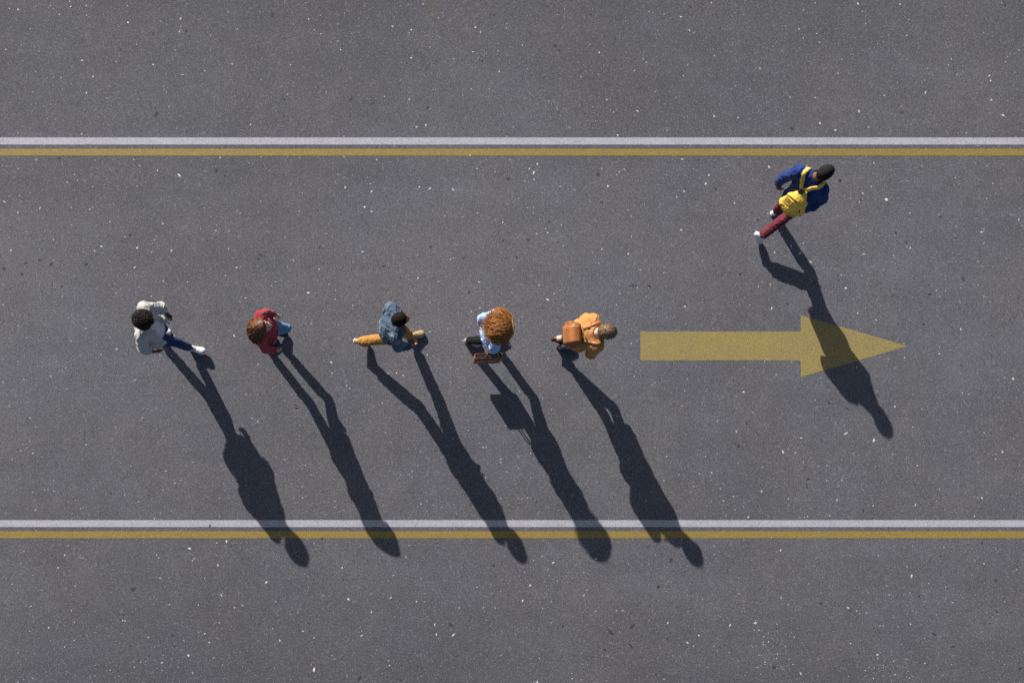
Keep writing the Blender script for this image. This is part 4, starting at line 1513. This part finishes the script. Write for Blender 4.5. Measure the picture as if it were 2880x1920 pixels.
bp6 = thing('backpack', 'bright yellow backpack with straps meeting at a black buckle on a blue sweater', 'backpack', bo)
YB = fabric('yellow nylon', (0.76, 0.50, 0.080), 0.55, 0.08, 180, 0.15, sheen=0.0)
ax = np.array([sd, fw, a])
F = Field(0.005, 0.03)
F.add(loft(bt, c + a * 0.10, sd, sd, 0.040, 0.130, 0.030, 0.060))
F.add(loft(c + a * 0.10, c - a * 0.09, sd, sd, 0.130, 0.168, 0.060, 0.085))
F.add(ell(c - a * 0.09, ax, (0.169, 0.086, 0.085)))
v, q = F.mesh()
v = relax(v, q, 1, .4)
v = folds(v, q, 0.006, 8, .7, 4)
bag6 = mkmesh('bag', v, q, YB, bp6, bo)
F = Field(0.005, 0.02)
F.add(ell(c - a * 0.085 - fw * 0.062, ax, (0.118, 0.045, 0.085)))
v, q = F.mesh()
v = folds(v, q, 0.006, 12, .7, 5)
fp = mkmesh('pocket', v, q, fabric('yellow nylon pocket', (0.72, 0.46, 0.065), 0.55, 0.1, 180, 0.15, sheen=0), bp6, bo)
bvb = bvh_of(bag6, fp)
BLK = plain('black plastic webbing', (0.014, 0.014, 0.016), 0.5)
# punched eyelets round the bottom of the pocket
ps = []
for i in range(13):
    for j in range(2):
        p0 = c - a * (0.085 + 0.028 * j) + sd * (-0.105 + 0.0175 * i + 0.008 * j) - fw * 0.2
        h = bvb.ray_cast(Vector(p0), Vector(fw))
        if h[0] is not None:
            pp, nn = np.array(h[0]), np.array(h[1])
            ps.append(np.array([pp - nn * 0.002, pp + nn * 0.0012, pp + nn * 0.0016]))
EYM = plain('eyelet', (0.06, 0.045, 0.01), 0.6)
for e_ in ps:
    v, q = tubes(np.array([e_]), np.array([[0.0042, 0.0042, 0.0005]]), 8)
    mkmesh('eyelet', v, q, EYM, fp, bo)
for (x0, z0, x1, z1, wd_) in ((0.085, -0.03, 0.135, -0.075, 0.011), (-0.100, 0.02, -0.118, -0.035, 0.012), (0.055, -0.115, 0.062, -0.135, 0.014)):
    P0 = []
    N0 = []
    for f_ in np.linspace(0, 1, 8):
        p0 = c + a * (z0 + (z1 - z0) * f_) + sd * (x0 + (x1 - x0) * f_) - fw * 0.3
        h = bvb.ray_cast(Vector(p0), Vector(fw))
        if h[0] is not None:
            P0.append(np.array(h[0]) + np.array(h[1]) * 0.003)
            N0.append(np.array(h[1]))
    if len(P0) > 3:
        v, q = ribbon(P0, N0, wd_, 0.004)
        mkmesh('zip_pull', v, q, BLK, bp6, bo, smooth=False)
bv6 = bvh_of(jk6)
YS = fabric('yellow webbing', (0.74, 0.50, 0.095), 0.7, 0.06, 200, 0.3, sheen=0)
bk, bn = None, None
for sg, pp in ((1, [(2255, 532), (2256, 516), (2258, 500), (2260, 486)]), (-1, [(2259, 536), (2275, 532), (2293, 528), (2311, 523)])):
    f3 = []
    for u, vv in pp:
        h, nn = cam_hit(bv6, u, vv)
        if h is not None:
            f3.append(h)
            if bk is None:
                bk, bn = h, nn
    shoulder_strap(bp6, s, bv6, f3, sg, YS, 0.052, o=bo, via=(1,))
h, nn = cam_hit(bvh_of(jk6, bag6), 2255, 537)
if h is not None:
    bn = nrm(nrm(np.array([0, 0, CAMH]) - h) - fw * 0.8)
    bt2 = h + bn * 0.010
    ux = nrm(np.cross(bn, a)); uy = np.cross(bn, ux)
    F = Field(0.003, 0.004)
    F.add(rbox(bt2, np.array([ux, uy, bn]), (0.034, 0.034, 0.012), 0.010))
    v, q = F.mesh()
    mkmesh('buckle', v, q, BLK, bp6, bo)

# ---- fallen leaf ---------------------------------------------------------------
lf = G(832, 1142, 0)
lt = thing('leaf', 'small curled dry reddish leaf lying on the asphalt between two shadows', 'leaf', lf)
vs, fs = [], []
nu, nv_ = 9, 5
for i in range(nu):
    t = i / (nu - 1)
    w = 0.024 * math.sin(math.pi * (0.06 + 0.9 * t)) * (1 - 0.25 * t)
    for j in range(nv_):
        y = (j / (nv_ - 1) - .5) * 2
        vs.append(((-0.045 + 0.09 * t) * .7, y * w * .8, 0.003 + 0.009 * y * y + 0.004 * math.sin(t * 5)))
for i in range(nu - 1):
    for j in range(nv_ - 1):
        b0 = i * nv_ + j
        fs.append((b0, b0 + nv_, b0 + nv_ + 1, b0 + 1))
LM = plain('dry red leaf', (0.20, 0.105, 0.09), 0.7, 0, 0.3)
mkmesh('blade', np.array(vs), np.array(fs), LM, lt)
v, q = tubes(np.array([[(0.030, 0, .006), (0.038, 0.003, .005), (0.046, 0.006, .004)]]), np.array([[.0018, .0015, .001]]), 5)
mkmesh('stalk', v, q, LM, lt)
lt.rotation_euler = (0, 0, math.radians(-35))
